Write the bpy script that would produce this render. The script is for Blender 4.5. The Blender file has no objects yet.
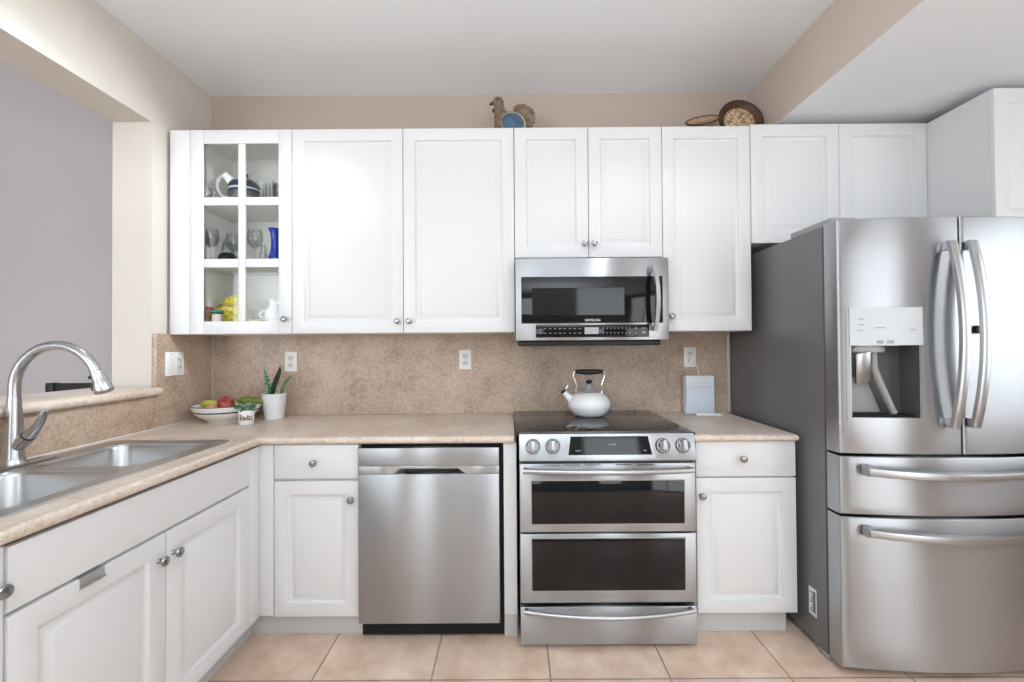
import bpy, bmesh, math, random
from mathutils import Vector, Matrix

random.seed(7)
PI = math.pi
SC = bpy.context.scene
COL = SC.collection

# ------------------------------------------------------------------ camera
cam_d = bpy.data.cameras.new('camera')
cam = bpy.data.objects.new('camera', cam_d)
COL.objects.link(cam)
cam_d.sensor_fit = 'HORIZONTAL'
cam_d.sensor_width = 36.0
cam_d.lens = 420.0 / 1024.0 * 36.0
cam_d.clip_start = 0.05
_P, _R, _W = math.radians(.604), math.radians(.39), math.radians(-.072)
_f = Vector((math.sin(_W) * math.cos(_P), math.cos(_W) * math.cos(_P), math.sin(_P)))
_r = Vector((math.cos(_W), -math.sin(_W), 0))
_u = _r.cross(_f)
_r2 = _r * math.cos(_R) - _u * math.sin(_R)
_u2 = _u * math.cos(_R) + _r * math.sin(_R)
cam.matrix_world = Matrix(((_r2.x, _u2.x, -_f.x, 0), (_r2.y, _u2.y, -_f.y, -2.45),
                           (_r2.z, _u2.z, -_f.z, 1.272), (0, 0, 0, 1)))
SC.camera = cam

# ------------------------------------------------------------------ world, exposure, lights
SC.view_settings.view_transform = 'Standard'
SC.view_settings.look = 'None'
SC.view_settings.gamma = 1.0
SC.view_settings.use_curve_mapping = False
SC.view_settings.exposure = 0.0
SC.cycles.max_bounces = 10
SC.cycles.diffuse_bounces = 6
SC.cycles.use_denoising = True
w = bpy.data.worlds.new('daylight')
w.use_nodes = True
w.node_tree.nodes['Background'].inputs[0].default_value = (.85, .92, 1, 1)
w.node_tree.nodes['Background'].inputs[1].default_value = 1.0
SC.world = w


def area(name, loc, rot, sx, sy, power, color=(1, 1, 1), spread=180):
    d = bpy.data.lights.new(name, 'AREA')
    d.shape = 'RECTANGLE'; d.size = sx; d.size_y = sy; d.energy = power; d.color = color
    d.spread = math.radians(spread)
    o = bpy.data.objects.new(name, d); COL.objects.link(o)
    o.location = loc; o.rotation_euler = rot
    return o


def spot(name, loc, power, color=(1, 1, 1), size=130, blend=.4, radius=.06, rot=(0, 0, 0)):
    d = bpy.data.lights.new(name, 'SPOT')
    d.energy = power; d.color = color; d.spot_size = math.radians(size); d.spot_blend = blend
    d.shadow_soft_size = radius
    o = bpy.data.objects.new(name, d); COL.objects.link(o)
    o.location = loc; o.rotation_euler = rot
    return o


LC = (.865, .94, 1)
# daylight through the windows of the wall behind the viewer and the glass door on the right
area('daylight_window_left', (-1.45, -5.12, 1.45), (PI / 2, 0, 0), .8, 1.5, 15, LC)
area('daylight_window_right', (1.45, -5.12, 1.45), (PI / 2, 0, 0), .8, 1.5, 15, LC)
area('daylight_glass_door', (2.93, -3.9, 1.1), (PI / 2, 0, PI / 2), 1.8, 2.0, 40, LC)
area('daylight_side_window', (2.93, -1.75, 1.5), (PI / 2, 0, PI / 2), 1.0, 1.2, 11, LC)
area('daylight_next_room', (-3.5, -5.1, 1.5), (PI / 2, 0, 0), 2.2, 2.0, 108, LC)
# recessed ceiling lamps of the kitchen, an added spot brightening the left wall, and an added upward fill behind the viewer
spot('ceiling_lamp_sink', (-1.30, -1.05, 2.70), 11, LC, 130, .35)
spot('ceiling_lamp_range', (.75, -1.25, 2.70), 11, LC, 130, .35)
g = spot('left_wall_fill_spot', (1.15, -1.2, 2.70), 330, LC, 37, .8, .07)
g.rotation_euler = (Vector((-1.757, -.85, 1.78)) - g.location).to_track_quat('-Z', 'Y').to_euler()
area('ceiling_bounce_fill', (0, -3.6, 1.8), (PI, 0, 0), 2.0, 1.2, 98, LC)


# ------------------------------------------------------------------ materials
def new_mat(name):
    m = bpy.data.materials.new(name); m.use_nodes = True
    nt = m.node_tree
    return m, nt, nt.nodes['Principled BSDF']


def P(name, col, rough=.5, metal=0., spec=.5, noise=0., nscale=30, bump=0., coat=0., trans=0., ior=1.45, emit=0):
    m, nt, b = new_mat(name)
    b.inputs['Base Color'].default_value = (*col, 1)
    b.inputs['Roughness'].default_value = rough
    b.inputs['Metallic'].default_value = metal
    b.inputs['Specular IOR Level'].default_value = spec
    b.inputs['Coat Weight'].default_value = coat
    b.inputs['Transmission Weight'].default_value = trans
    b.inputs['IOR'].default_value = ior
    if emit:
        b.inputs['Emission Color'].default_value = (*col, 1)
        b.inputs['Emission Strength'].default_value = emit
    if noise or bump:
        tc = nt.nodes.new('ShaderNodeTexCoord')
        n = nt.nodes.new('ShaderNodeTexNoise'); n.inputs['Scale'].default_value = nscale
        n.inputs['Detail'].default_value = 6
        nt.links.new(tc.outputs['Object'], n.inputs['Vector'])
        if noise:
            r = nt.nodes.new('ShaderNodeValToRGB')
            r.color_ramp.elements[0].position = .3; r.color_ramp.elements[1].position = .7
            r.color_ramp.elements[0].color = (*[c * (1 - noise) for c in col], 1)
            r.color_ramp.elements[1].color = (*[min(1, c * (1 + noise)) for c in col], 1)
            nt.links.new(n.outputs['Fac'], r.inputs[0]); nt.links.new(r.outputs[0], b.inputs['Base Color'])
        if bump:
            bp = nt.nodes.new('ShaderNodeBump'); bp.inputs['Strength'].default_value = bump
            bp.inputs['Distance'].default_value = .002
            nt.links.new(n.outputs['Fac'], bp.inputs['Height']); nt.links.new(bp.outputs[0], b.inputs['Normal'])
    return m


def speckle(name, dark, mid, light, big=4.5, fine=70, rough=.45, contrast=1.0):
    """mottled stone-look laminate: cloudy large noise with fine grain over it"""
    m, nt, b = new_mat(name)
    b.inputs['Roughness'].default_value = rough
    tc = nt.nodes.new('ShaderNodeTexCoord')
    n1 = nt.nodes.new('ShaderNodeTexNoise'); n1.inputs['Scale'].default_value = big; n1.inputs['Detail'].default_value = 8
    n1.inputs['Roughness'].default_value = .65
    n2 = nt.nodes.new('ShaderNodeTexNoise'); n2.inputs['Scale'].default_value = fine; n2.inputs['Detail'].default_value = 5
    n2.inputs['Roughness'].default_value = .7
    for n in (n1, n2):
        nt.links.new(tc.outputs['Object'], n.inputs['Vector'])
    mx = nt.nodes.new('ShaderNodeMix'); mx.data_type = 'FLOAT'; mx.inputs[0].default_value = .5
    nt.links.new(n1.outputs['Fac'], mx.inputs[2]); nt.links.new(n2.outputs['Fac'], mx.inputs[3])
    r = nt.nodes.new('ShaderNodeValToRGB')
    e = r.color_ramp.elements
    e[0].position = .5 - .16 / contrast; e[0].color = (*dark, 1)
    e[1].position = .5 + .16 / contrast; e[1].color = (*light, 1)
    k = e.new(.5); k.color = (*mid, 1)
    nt.links.new(mx.outputs[0], r.inputs[0]); nt.links.new(r.outputs[0], b.inputs['Base Color'])
    return m


def steel(name, col=(.455, .468, .486), rough=.32, aniso=.97, rot=0.25, streak=.05, axis='Z'):
    m, nt, b = new_mat(name)
    b.inputs['Metallic'].default_value = 1
    b.inputs['Roughness'].default_value = rough
    b.inputs['Anisotropic'].default_value = aniso
    b.inputs['Anisotropic Rotation'].default_value = rot
    t = nt.nodes.new('ShaderNodeTangent'); t.direction_type = 'RADIAL'; t.axis = axis
    nt.links.new(t.outputs[0], b.inputs['Tangent'])
    tc = nt.nodes.new('ShaderNodeTexCoord')
    mp = nt.nodes.new('ShaderNodeMapping'); mp.inputs['Scale'].default_value = (3, 3, 420)
    n = nt.nodes.new('ShaderNodeTexNoise'); n.inputs['Scale'].default_value = 1; n.inputs['Detail'].default_value = 3
    nt.links.new(tc.outputs['Object'], mp.inputs[0]); nt.links.new(mp.outputs[0], n.inputs['Vector'])
    r = nt.nodes.new('ShaderNodeValToRGB')
    r.color_ramp.elements[0].color = (*[c * (1 - streak) for c in col], 1)
    r.color_ramp.elements[1].color = (*[min(1, c * (1 + streak)) for c in col], 1)
    nt.links.new(n.outputs['Fac'], r.inputs[0]); nt.links.new(r.outputs[0], b.inputs['Base Color'])
    return m


def clear_glass(name, tint=(.97, .985, .975), refl=.08):
    """thin clear glass: see-through with a mirror-like sheen growing at grazing angles"""
    m = bpy.data.materials.new(name); m.use_nodes = True
    nt = m.node_tree; nt.nodes.clear()
    out = nt.nodes.new('ShaderNodeOutputMaterial')
    tr = nt.nodes.new('ShaderNodeBsdfTransparent'); tr.inputs[0].default_value = (*tint, 1)
    gl = nt.nodes.new('ShaderNodeBsdfGlossy'); gl.inputs['Roughness'].default_value = .03
    lw = nt.nodes.new('ShaderNodeLayerWeight'); lw.inputs[0].default_value = .25
    mu = nt.nodes.new('ShaderNodeMath'); mu.operation = 'MULTIPLY_ADD'
    mu.inputs[1].default_value = .3; mu.inputs[2].default_value = refl * .3; mu.use_clamp = True
    mx = nt.nodes.new('ShaderNodeMixShader')
    nt.links.new(lw.outputs['Fresnel'], mu.inputs[0]); nt.links.new(mu.outputs[0], mx.inputs[0])
    nt.links.new(tr.outputs[0], mx.inputs[1]); nt.links.new(gl.outputs[0], mx.inputs[2])
    nt.links.new(mx.outputs[0], out.inputs[0])
    return m


def tile_floor(name):
    m, nt, b = new_mat(name)
    tc = nt.nodes.new('ShaderNodeTexCoord')
    mp = nt.nodes.new('ShaderNodeMapping'); mp.inputs['Location'].default_value = (-.137 + 4.56, .838 + 9.12, 0)
    br = nt.nodes.new('ShaderNodeTexBrick'); br.offset = 0; br.squash = 1
    br.inputs['Scale'].default_value = 1; br.inputs['Brick Width'].default_value = .456
    br.inputs['Row Height'].default_value = .456; br.inputs['Mortar Size'].default_value = .0036
    br.inputs['Mortar Smooth'].default_value = .15; br.inputs['Bias'].default_value = 0
    br.inputs['Color1'].default_value = (.72, .56, .44, 1); br.inputs['Color2'].default_value = (.77, .615, .49, 1)
    br.inputs['Mortar'].default_value = (.34, .275, .22, 1)
    nt.links.new(tc.outputs['Object'], mp.inputs[0]); nt.links.new(mp.outputs[0], br.inputs['Vector'])
    n = nt.nodes.new('ShaderNodeTexNoise'); n.inputs['Scale'].default_value = 7; n.inputs['Detail'].default_value = 9
    n.inputs['Roughness'].default_value = .62
    nt.links.new(tc.outputs['Object'], n.inputs['Vector'])
    r = nt.nodes.new('ShaderNodeValToRGB')
    r.color_ramp.elements[0].position = .33; r.color_ramp.elements[0].color = (.78, .70, .655, 1)
    r.color_ramp.elements[1].position = .66; r.color_ramp.elements[1].color = (1.06, 1.06, 1.07, 1)
    nt.links.new(n.outputs['Fac'], r.inputs[0])
    mu = nt.nodes.new('ShaderNodeMix'); mu.data_type = 'RGBA'; mu.blend_type = 'MULTIPLY'; mu.inputs[0].default_value = 1
    nt.links.new(br.outputs['Color'], mu.inputs[6]); nt.links.new(r.outputs[0], mu.inputs[7])
    nt.links.new(mu.outputs[2], b.inputs['Base Color'])
    b.inputs['Roughness'].default_value = .42
    bp = nt.nodes.new('ShaderNodeBump'); bp.inputs['Strength'].default_value = .6; bp.inputs['Distance'].default_value = .003
    bp.invert = True
    nt.links.new(br.outputs['Fac'], bp.inputs['Height']); nt.links.new(bp.outputs[0], b.inputs['Normal'])
    return m


def banded(name, stops, rough=.4, scale=1.0):
    """hard colour bands by local height (painted rings on pottery)"""
    m, nt, b = new_mat(name)
    b.inputs['Roughness'].default_value = rough
    tc = nt.nodes.new('ShaderNodeTexCoord'); s = nt.nodes.new('ShaderNodeSeparateXYZ')
    mu = nt.nodes.new('ShaderNodeMath'); mu.operation = 'MULTIPLY'; mu.inputs[1].default_value = scale
    r = nt.nodes.new('ShaderNodeValToRGB'); r.color_ramp.interpolation = 'CONSTANT'
    e = r.color_ramp.elements
    e[0].position = 0; e[0].color = (*stops[0][1], 1); e[1].position = stops[1][0]; e[1].color = (*stops[1][1], 1)
    for p, c in stops[2:]:
        k = e.new(p); k.color = (*c, 1)
    nt.links.new(tc.outputs['Object'], s.inputs[0]); nt.links.new(s.outputs[2], mu.inputs[0])
    nt.links.new(mu.outputs[0], r.inputs[0]); nt.links.new(r.outputs[0], b.inputs['Base Color'])
    return m


def blotch(name, cols, scale=40, rough=.4):
    """patches of several colours (painted flowers, variegated leaves, woven straw)"""
    m, nt, b = new_mat(name)
    b.inputs['Roughness'].default_value = rough
    tc = nt.nodes.new('ShaderNodeTexCoord')
    n = nt.nodes.new('ShaderNodeTexNoise'); n.inputs['Scale'].default_value = scale; n.inputs['Detail'].default_value = 2
    r = nt.nodes.new('ShaderNodeValToRGB')
    e = r.color_ramp.elements
    k = len(cols)
    e[0].position = .32; e[0].color = (*cols[0], 1); e[1].position = .68; e[1].color = (*cols[-1], 1)
    for i in range(1, k - 1):
        q = e.new(.32 + .36 * i / (k - 1)); q.color = (*cols[i], 1)
    nt.links.new(tc.outputs['Object'], n.inputs['Vector']); nt.links.new(n.outputs['Fac'], r.inputs[0])
    nt.links.new(r.outputs[0], b.inputs['Base Color'])
    return m


M = dict(
    cab=P('white_thermofoil', (.735, .737, .742), .36, spec=.45),
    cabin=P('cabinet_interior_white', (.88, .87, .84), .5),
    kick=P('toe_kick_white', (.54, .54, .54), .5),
    wall=P('beige_wall_paint', (.48, .39, .33), .85, bump=.15, nscale=160),
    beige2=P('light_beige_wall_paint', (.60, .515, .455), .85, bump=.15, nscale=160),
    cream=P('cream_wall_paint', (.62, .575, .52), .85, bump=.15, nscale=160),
    mauve=P('mauve_grey_wall_paint', (.50, .465, .475), .85, bump=.15, nscale=160),
    wall_dk=P('grey_living_room_paint', (.26, .255, .25), .85),
    ceil=P('white_ceiling_paint', (.80, .822, .845), .9, bump=.2, nscale=200),
    splash=speckle('beige_stone_laminate', (.335, .24, .175), (.48, .365, .28), (.585, .465, .37), 4, 75, .42, 1.45),
    counter=speckle('counter_laminate', (.54, .43, .34), (.67, .56, .47), (.76, .665, .585), 5, 80, .34, 1.45),
    trim=P('almond_trim', (.62, .56, .48), .5),
    floor=tile_floor('peach_ceramic_tile'),
    steel=steel('brushed_stainless'),
    steel_b=steel('brushed_stainless_bright', (.50, .51, .52), .30, .6),
    sinksteel=P('sink_steel', (.54, .545, .55), .30, 1.0, bump=.05, nscale=300),
    nickel=P('brushed_nickel', (.50, .50, .505), .27, 1.0),
    satin=P('satin_metal', (.62, .63, .64), .45, 1.0),
    chrome=P('chrome', (.78, .78, .79), .08, 1.0),
    fridge_side=P('fridge_grey_side', (.135, .133, .141), .33, spec=.8),
    black=P('black_plastic', (.010, .010, .011), .4),
    gap=P('dark_gap', (.006, .006, .006), .8),
    glass_black=P('black_glass', (.008, .008, .009), .06, spec=.45),
    glass_mid=P('smoked_window_glass', (.016, .016, .0165), .06, spec=.42),
    hob=P('ceramic_hob_glass', (.012, .012, .013), .10, spec=.65),
    hobring=P('hob_ring_print', (.20, .20, .20), .3),
    display=P('lit_display', (.36, .37, .40), .4, emit=.12),
    mark=P('panel_print', (.33, .34, .35), .5),
    white=P('white_plastic', (.82, .82, .82), .35),
    plate=P('white_outlet_plastic', (.84, .835, .81), .4),
    recept=P('receptacle_face', (.66, .655, .63), .4),
    slot=P('dark_slot', (.05, .045, .04), .6),
    ceramic=P('white_ceramic', (.86, .86, .86), .15, coat=.4),
    enamel=P('white_enamel', (.88, .885, .89), .12, coat=.5),
    router=P('pale_blue_plastic', (.69, .77, .85), .35),
    router_top=P('pale_grey_plastic', (.77, .82, .87), .35),
    pane=clear_glass('clear_pane', (.985, .99, .985), .05),
    glassware=clear_glass('clear_glassware', (.985, .995, .99), .20),
    blueglass=P('cobalt_glass', (.012, .035, .42), .08, spec=.6, coat=.5),
    apple=blotch('apple_skin', [(.30, .025, .03), (.38, .055, .045), (.52, .20, .12)], 22, .3),
    peach=blotch('peach_skin', [(.62, .25, .12), (.70, .40, .20)], 18, .6),
    banana=blotch('yellow_green_skin', [(.42, .42, .04), (.52, .50, .08)], 20, .45),
    greenb=blotch('green_skin', [(.10, .15, .015), (.20, .25, .03)], 18, .45),
    stalk=P('brown_stalk', (.05, .03, .02), .7),
    leaf_s=blotch('snake_leaf', [(.015, .055, .03), (.05, .16, .08), (.24, .42, .25)], 60, .4),
    leaf_d=P('dark_leaf', (.012, .028, .016), .4, noise=.5, nscale=60),
    leaf_g=P('olive_leaf', (.09, .16, .06), .45, noise=.4, nscale=50),
    succ=blotch('succulent_leaf', [(.02, .07, .04), (.10, .24, .14), (.40, .52, .40)], 50, .5),
    soil=P('potting_soil', (.03, .022, .017), .9, noise=.4, nscale=200, bump=.6),
    gold=P('gold_brown_print', (.22, .13, .035), .4),
    potwhite=P('white_pot_glaze', (.78, .80, .81), .3),
    bowl=banded('white_bowl_blue_rings', [(0, (.80, .76, .70)), (.555, (.03, .035, .12)), (.63, (.80, .78, .74)), (.885, (.03, .035, .12))], .25, 10.0),
    wood=P('weathered_brown_wood', (.20, .135, .09), .75, noise=.45, nscale=45, bump=.5),
    wood_d=P('dark_brown_wood', (.06, .035, .022), .6, noise=.4, nscale=50),
    wingblue=P('slate_blue_paint', (.065, .115, .17), .6, noise=.35, nscale=25),
    rimtan=P('worn_cream_edge', (.45, .39, .31), .7),
    straw=blotch('woven_straw', [(.16, .085, .035), (.46, .31, .17), (.72, .58, .38)], 75, .7),
    basket=P('brown_basket', (.075, .034, .015), .5, noise=.5, nscale=60, bump=.5),
    tan=P('tan_basket', (.40, .26, .15), .6, noise=.35, nscale=50, bump=.4),
    floral=blotch('floral_print', [(.03, .03, .06), (.74, .70, .66), (.45, .30, .33), (.06, .11, .09), (.80, .78, .74)], 55, .3),
    teapot=banded('teapot_navy_band', [(0, (.27, .19, .21)), (.42, (.10, .09, .12)), (.60, (.03, .04, .08)), (.72, (.62, .66, .74)), (.80, (.03, .04, .08))], .2, 10.0),
    yellow=blotch('yellow_wrap', [(.50, .40, .01), (.70, .58, .03), (.80, .70, .30)], 45, .35),
    jarbrown=blotch('brown_jar', [(.14, .06, .03), (.32, .17, .09), (.42, .28, .18)], 40, .4),
    greenlid=P('green_lid', (.03, .25, .16), .4),
    jarpink=P('pale_pink_jar', (.68, .57, .55), .4),
    darkwood=P('black_chair_wood', (.014, .013, .014), .45),
    sticker=P('white_sticker', (.72, .74, .76), .5),
    stickerg=P('sticker_print', (.22, .26, .31), .5),
    silver=P('silver_panel', (.50, .51, .52), .42, .85),
    knobm=P('knob_nickel', (.36, .36, .365), .24, 1.0),
    dispgrey=P('dispenser_grey', (.30, .30, .305), .35, spec=.5),
    dispback=P('dispenser_dark', (.085, .085, .09), .35),
    amber=P('amber_print', (.5, .4, .2), .5),
)


# ------------------------------------------------------------------ mesh helpers
class MB:
    def __init__(self):
        self.bm = bmesh.new()

    def _merge(self, t, Mx=None):
        if Mx is not None:
            bmesh.ops.transform(t, matrix=Mx, verts=t.verts)
        vm = {v: self.bm.verts.new(v.co) for v in t.verts}
        for f in t.faces:
            try:
                g = self.bm.faces.new([vm[v] for v in f.verts]); g.material_index = f.material_index
            except ValueError:
                pass
        t.free()
        return self

    def box(self, x0, x1, y0, y1, z0, z1, bev=0., seg=2, Mx=None):
        t = bmesh.new()
        x0, x1 = min(x0, x1), max(x0, x1); y0, y1 = min(y0, y1), max(y0, y1); z0, z1 = min(z0, z1), max(z0, z1)
        v = [t.verts.new((x, y, z)) for x in (x0, x1) for y in (y0, y1) for z in (z0, z1)]
        for q in ((0, 1, 3, 2), (4, 6, 7, 5), (0, 4, 5, 1), (2, 3, 7, 6), (0, 2, 6, 4), (1, 5, 7, 3)):
            t.faces.new([v[i] for i in q])
        if bev:
            bmesh.ops.bevel(t, geom=list(t.edges), offset=bev, segments=seg, profile=.5, affect='EDGES')
        return self._merge(t, Mx)

    def lathe(self, prof, seg=28, Mx=None, sx=1, sy=1):
        """prof: list of (r, z); r = 0 closes to a pole"""
        t = bmesh.new(); rings = []
        for r, z in prof:
            if r < 1e-6:
                rings.append([t.verts.new((0, 0, z))])
            else:
                rings.append([t.verts.new((r * math.cos(2 * PI * k / seg) * sx, r * math.sin(2 * PI * k / seg) * sy, z)) for k in range(seg)])
        for a, b in zip(rings, rings[1:]):
            for k in range(seg):
                k2 = (k + 1) % seg
                if len(a) == 1 and len(b) == 1: continue
                if len(a) == 1: t.faces.new((a[0], b[k2], b[k]))
                elif len(b) == 1: t.faces.new((a[k], a[k2], b[0]))
                else: t.faces.new((a[k], a[k2], b[k2], b[k]))
        bmesh.ops.recalc_face_normals(t, faces=t.faces)
        return self._merge(t, Mx)

    def tube(self, pts, rad, seg=12, Mx=None, flat=1.0, updir=None):
        """sweep a circle (or ellipse, via flat) along points; rad may be a list"""
        pts = [Vector(p) for p in pts]
        n = len(pts)
        rr = rad if isinstance(rad, (list, tuple)) else [rad] * n
        t = bmesh.new(); rings = []
        up = Vector(updir) if updir else None
        prev = None
        for i, p in enumerate(pts):
            d = (pts[min(i + 1, n - 1)] - pts[max(i - 1, 0)]).normalized()
            if up is not None:
                a = d.cross(up).normalized()
            elif prev is None:
                a = d.cross(Vector((0, 0, 1)) if abs(d.z) < .9 else Vector((1, 0, 0))).normalized()
            else:
                a = (prev - d * prev.dot(d)).normalized()
            prev = a
            b = d.cross(a).normalized()
            rings.append([t.verts.new(p + a * math.cos(2 * PI * k / seg) * rr[i] + b * math.sin(2 * PI * k / seg) * rr[i] * flat) for k in range(seg)])
        for a, b in zip(rings, rings[1:]):
            for k in range(seg):
                k2 = (k + 1) % seg
                t.faces.new((a[k], a[k2], b[k2], b[k]))
        t.faces.new(rings[0][::-1]); t.faces.new(rings[-1])
        bmesh.ops.recalc_face_normals(t, faces=t.faces)
        return self._merge(t, Mx)

    def rings(self, rs, cap0=True, cap1=True, closed=True, Mx=None):
        """skin a list of equal-length vertex loops"""
        t = bmesh.new()
        vs = [[t.verts.new(p) for p in r] for r in rs]
        n = len(rs[0])
        for a, b in zip(vs, vs[1:]):
            for k in range(n if closed else n - 1):
                k2 = (k + 1) % n
                t.faces.new((a[k], a[k2], b[k2], b[k]))
        if cap0: t.faces.new(vs[0][::-1])
        if cap1: t.faces.new(vs[-1])
        bmesh.ops.recalc_face_normals(t, faces=t.faces)
        return self._merge(t, Mx)

    def prism(self, poly, z0, z1, Mx=None, bev=0.):
        t = bmesh.new()
        a = [t.verts.new((x, y, z0)) for x, y in poly]; b = [t.verts.new((x, y, z1)) for x, y in poly]
        n = len(poly)
        for k in range(n):
            t.faces.new((a[k], a[(k + 1) % n], b[(k + 1) % n], b[k]))
        fa = t.faces.new(a[::-1]); fb = t.faces.new(b)
        if bev:
            bmesh.ops.bevel(t, geom=list(fa.edges) + list(fb.edges), offset=bev, segments=2, profile=.5, affect='EDGES')
        bmesh.ops.recalc_face_normals(t, faces=t.faces)
        return self._merge(t, Mx)

    def sphere(self, c, r, sx=1, sy=1, sz=1, u=20, v=12, Mx=None):
        t = bmesh.new()
        bmesh.ops.create_uvsphere(t, u_segments=u, v_segments=v, radius=r)
        m = Matrix.Translation(c) @ (Mx or Matrix.Identity(4)) @ Matrix.Diagonal((sx, sy, sz, 1))
        return self._merge(t, m)

    def panel(self, w_, h, t_, Mx, raised=True, stile=.060):
        """cabinet front: local x = width, y = height, front at z = 0, back at z = -t"""
        if raised:
            s = stile
            prof = [(0, -t_), (0, -.0035), (.001, -.001), (.0035, 0), (s - .002, 0), (s, -.0012), (s + .004, -.0115), (s + .010, -.0130),
                    (s + .014, -.0125), (s + .031, -.0014), (s + .034, -.0004)]
        else:
            prof = [(0, -t_), (0, -.0035), (.001, -.001), (.0035, 0)]
        rs = [[(i, i, d), (w_ - i, i, d), (w_ - i, h - i, d), (i, h - i, d)] for i, d in prof]
        return self.rings(rs, Mx=Mx)

    def build(self, name, mat, parent=None, smooth=35, mats=None):
        me = bpy.data.meshes.new(name)
        bmesh.ops.remove_doubles(self.bm, verts=self.bm.verts, dist=1e-6)
        self.bm.to_mesh(me); self.bm.free()
        for mm in (mats or [mat]):
            me.materials.append(mm)
        for p in me.polygons:
            p.use_smooth = True
        me.set_sharp_from_angle(angle=math.radians(smooth))
        o = bpy.data.objects.new(name, me); COL.objects.link(o)
        if parent is not None:
            o.parent = parent
            if not parent.get('_local'):
                o.matrix_parent_inverse = ORIGIN[parent.name].inverted()
                ORIGIN[o.name] = Matrix.Identity(4)
            else:
                o['_local'] = 1
        else:
            ORIGIN[o.name] = Matrix.Identity(4)
        return o


ORIGIN = {}


def tag(o, label, cat, group=None):
    o['label'] = label; o['category'] = cat
    if group: o['group'] = group
    return o


def thing(name, label, cat, loc, group=None, local=False, rot=(0, 0, 0)):
    o = bpy.data.objects.new(name, None); COL.objects.link(o)
    o.empty_display_size = .05
    o.location = loc; o.rotation_euler = rot
    if local: o['_local'] = 1
    ORIGIN[o.name] = Matrix.Translation(loc)
    return tag(o, label, cat, group)


def struct(o, label=None):
    o['kind'] = 'structure'
    if label: o['label'] = label
    return o


def T(x, y, z): return Matrix.Translation((x, y, z))
def RX(a): return Matrix.Rotation(a, 4, 'X')
def RY(a): return Matrix.Rotation(a, 4, 'Y')
def RZ(a): return Matrix.Rotation(a, 4, 'Z')


def face_front(x0, z0, y):      # local x,y,z -> world x, z, -y  (faces the viewer)
    return Matrix(((1, 0, 0, x0), (0, 0, -1, y), (0, 1, 0, z0), (0, 0, 0, 1)))


def face_right(y0, z0, x):      # local x -> +y, y -> z, z -> +x  (faces +X)
    return Matrix(((0, 0, 1, x), (1, 0, 0, y0), (0, 1, 0, z0), (0, 0, 0, 1)))


def text_part(name, s, height, Mx, mat, parent, depth=.0006):
    cu = bpy.data.curves.new(name, 'FONT'); cu.body = s; cu.size = height; cu.align_x = 'CENTER'; cu.align_y = 'CENTER'
    cu.extrude = depth
    tmp = bpy.data.objects.new(name + '_tmp', cu); COL.objects.link(tmp)
    bpy.context.view_layer.update()
    me = bpy.data.meshes.new_from_object(tmp)
    COL.objects.unlink(tmp); bpy.data.objects.remove(tmp)
    b = MB(); b.bm.from_mesh(me)
    bmesh.ops.transform(b.bm, matrix=Mx, verts=b.bm.verts)
    return b.build(name, mat, parent)


KNOB = [(0, 0), (.0085, 0), (.0085, .002), (.0055, .005), (.0052, .012), (.009, .016), (.0145, .019), (.0155, .0225), (.013, .0265), (.007, .0285), (0, .029)]


def add_print(o, b, mat):
    """printed marks belong to the panel they are printed on: same mesh, second material"""
    base = MB(); base.bm.from_mesh(o.data)
    for f in b.bm.faces: f.material_index = 1
    base._merge(b.bm)
    base.bm.to_mesh(o.data); base.bm.free()
    o.data.materials.append(mat)


def knob_front(x, z, y, parent, s=1.0):
    return MB().lathe([(r * s, h * s) for r, h in KNOB], 20, T(x, y, z) @ RX(PI / 2)).build('knob', M['knobm'], parent)


def knob_right(y, z, x, parent, s=1.0):
    return MB().lathe([(r * s, h * s) for r, h in KNOB], 20, T(x, y, z) @ RY(PI / 2)).build('knob', M['knobm'], parent)


def rrect(cx, cy, hx, hy, r, z, n=6):
    pts = []
    for sx, sy, a0 in ((1, 1, 0), (-1, 1, PI / 2), (-1, -1, PI), (1, -1, 3 * PI / 2)):
        for k in range(n + 1):
            a = a0 + PI / 2 * k / n
            pts.append((cx + sx * (hx - r) + r * math.cos(a), cy + sy * (hy - r) + r * math.sin(a), z))
    return pts


# ================================================================== SETTING
XL = -1.757          # left wall face
ZC = 2.744           # ceiling
YF = -5.2            # wall behind the viewer
XR = 3.0

struct(MB().box(-5.0, XR + .1, YF - .1, .1, -.05, 0).build('floor', M['floor']), 'square peach ceramic floor tiles with thin dark grout')
struct(MB().box(-1.95, XR + .1, YF - .1, .1, ZC, ZC + .1).build('ceiling', M['ceil']), 'plain white ceiling')
ZN = 4.0             # the next room is taller
struct(MB().box(-5.0, -1.95, YF - .1, .1, ZN, ZN + .1).build('ceiling_next_room', M['ceil']))
struct(MB().box(-1.95, XR + .1, 0, .1, 0, ZC).build('wall_back', M['wall']), 'beige wall behind the cabinets')
struct(MB().box(-5.0, -1.95, 0, .1, 0, ZN).build('wall_far', M['mauve']), 'grey mauve wall of the next room')
YJ = -.408           # jamb of the pass-through
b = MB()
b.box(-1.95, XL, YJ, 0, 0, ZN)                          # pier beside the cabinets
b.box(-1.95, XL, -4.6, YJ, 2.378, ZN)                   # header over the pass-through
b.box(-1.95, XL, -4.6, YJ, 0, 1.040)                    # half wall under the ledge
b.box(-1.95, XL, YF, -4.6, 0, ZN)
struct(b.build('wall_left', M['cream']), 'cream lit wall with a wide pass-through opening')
struct(MB().box(-5.1, -5.0, YF - .1, .1, 0, ZN).build('wall_next_room', M['mauve']))
struct(MB().box(XR, XR + .1, YF - .1, .1, 0, ZC).build('wall_right', M['wall']))
b = MB()
ho = [(-1.85, -1.05), (1.05, 1.85)]
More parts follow.
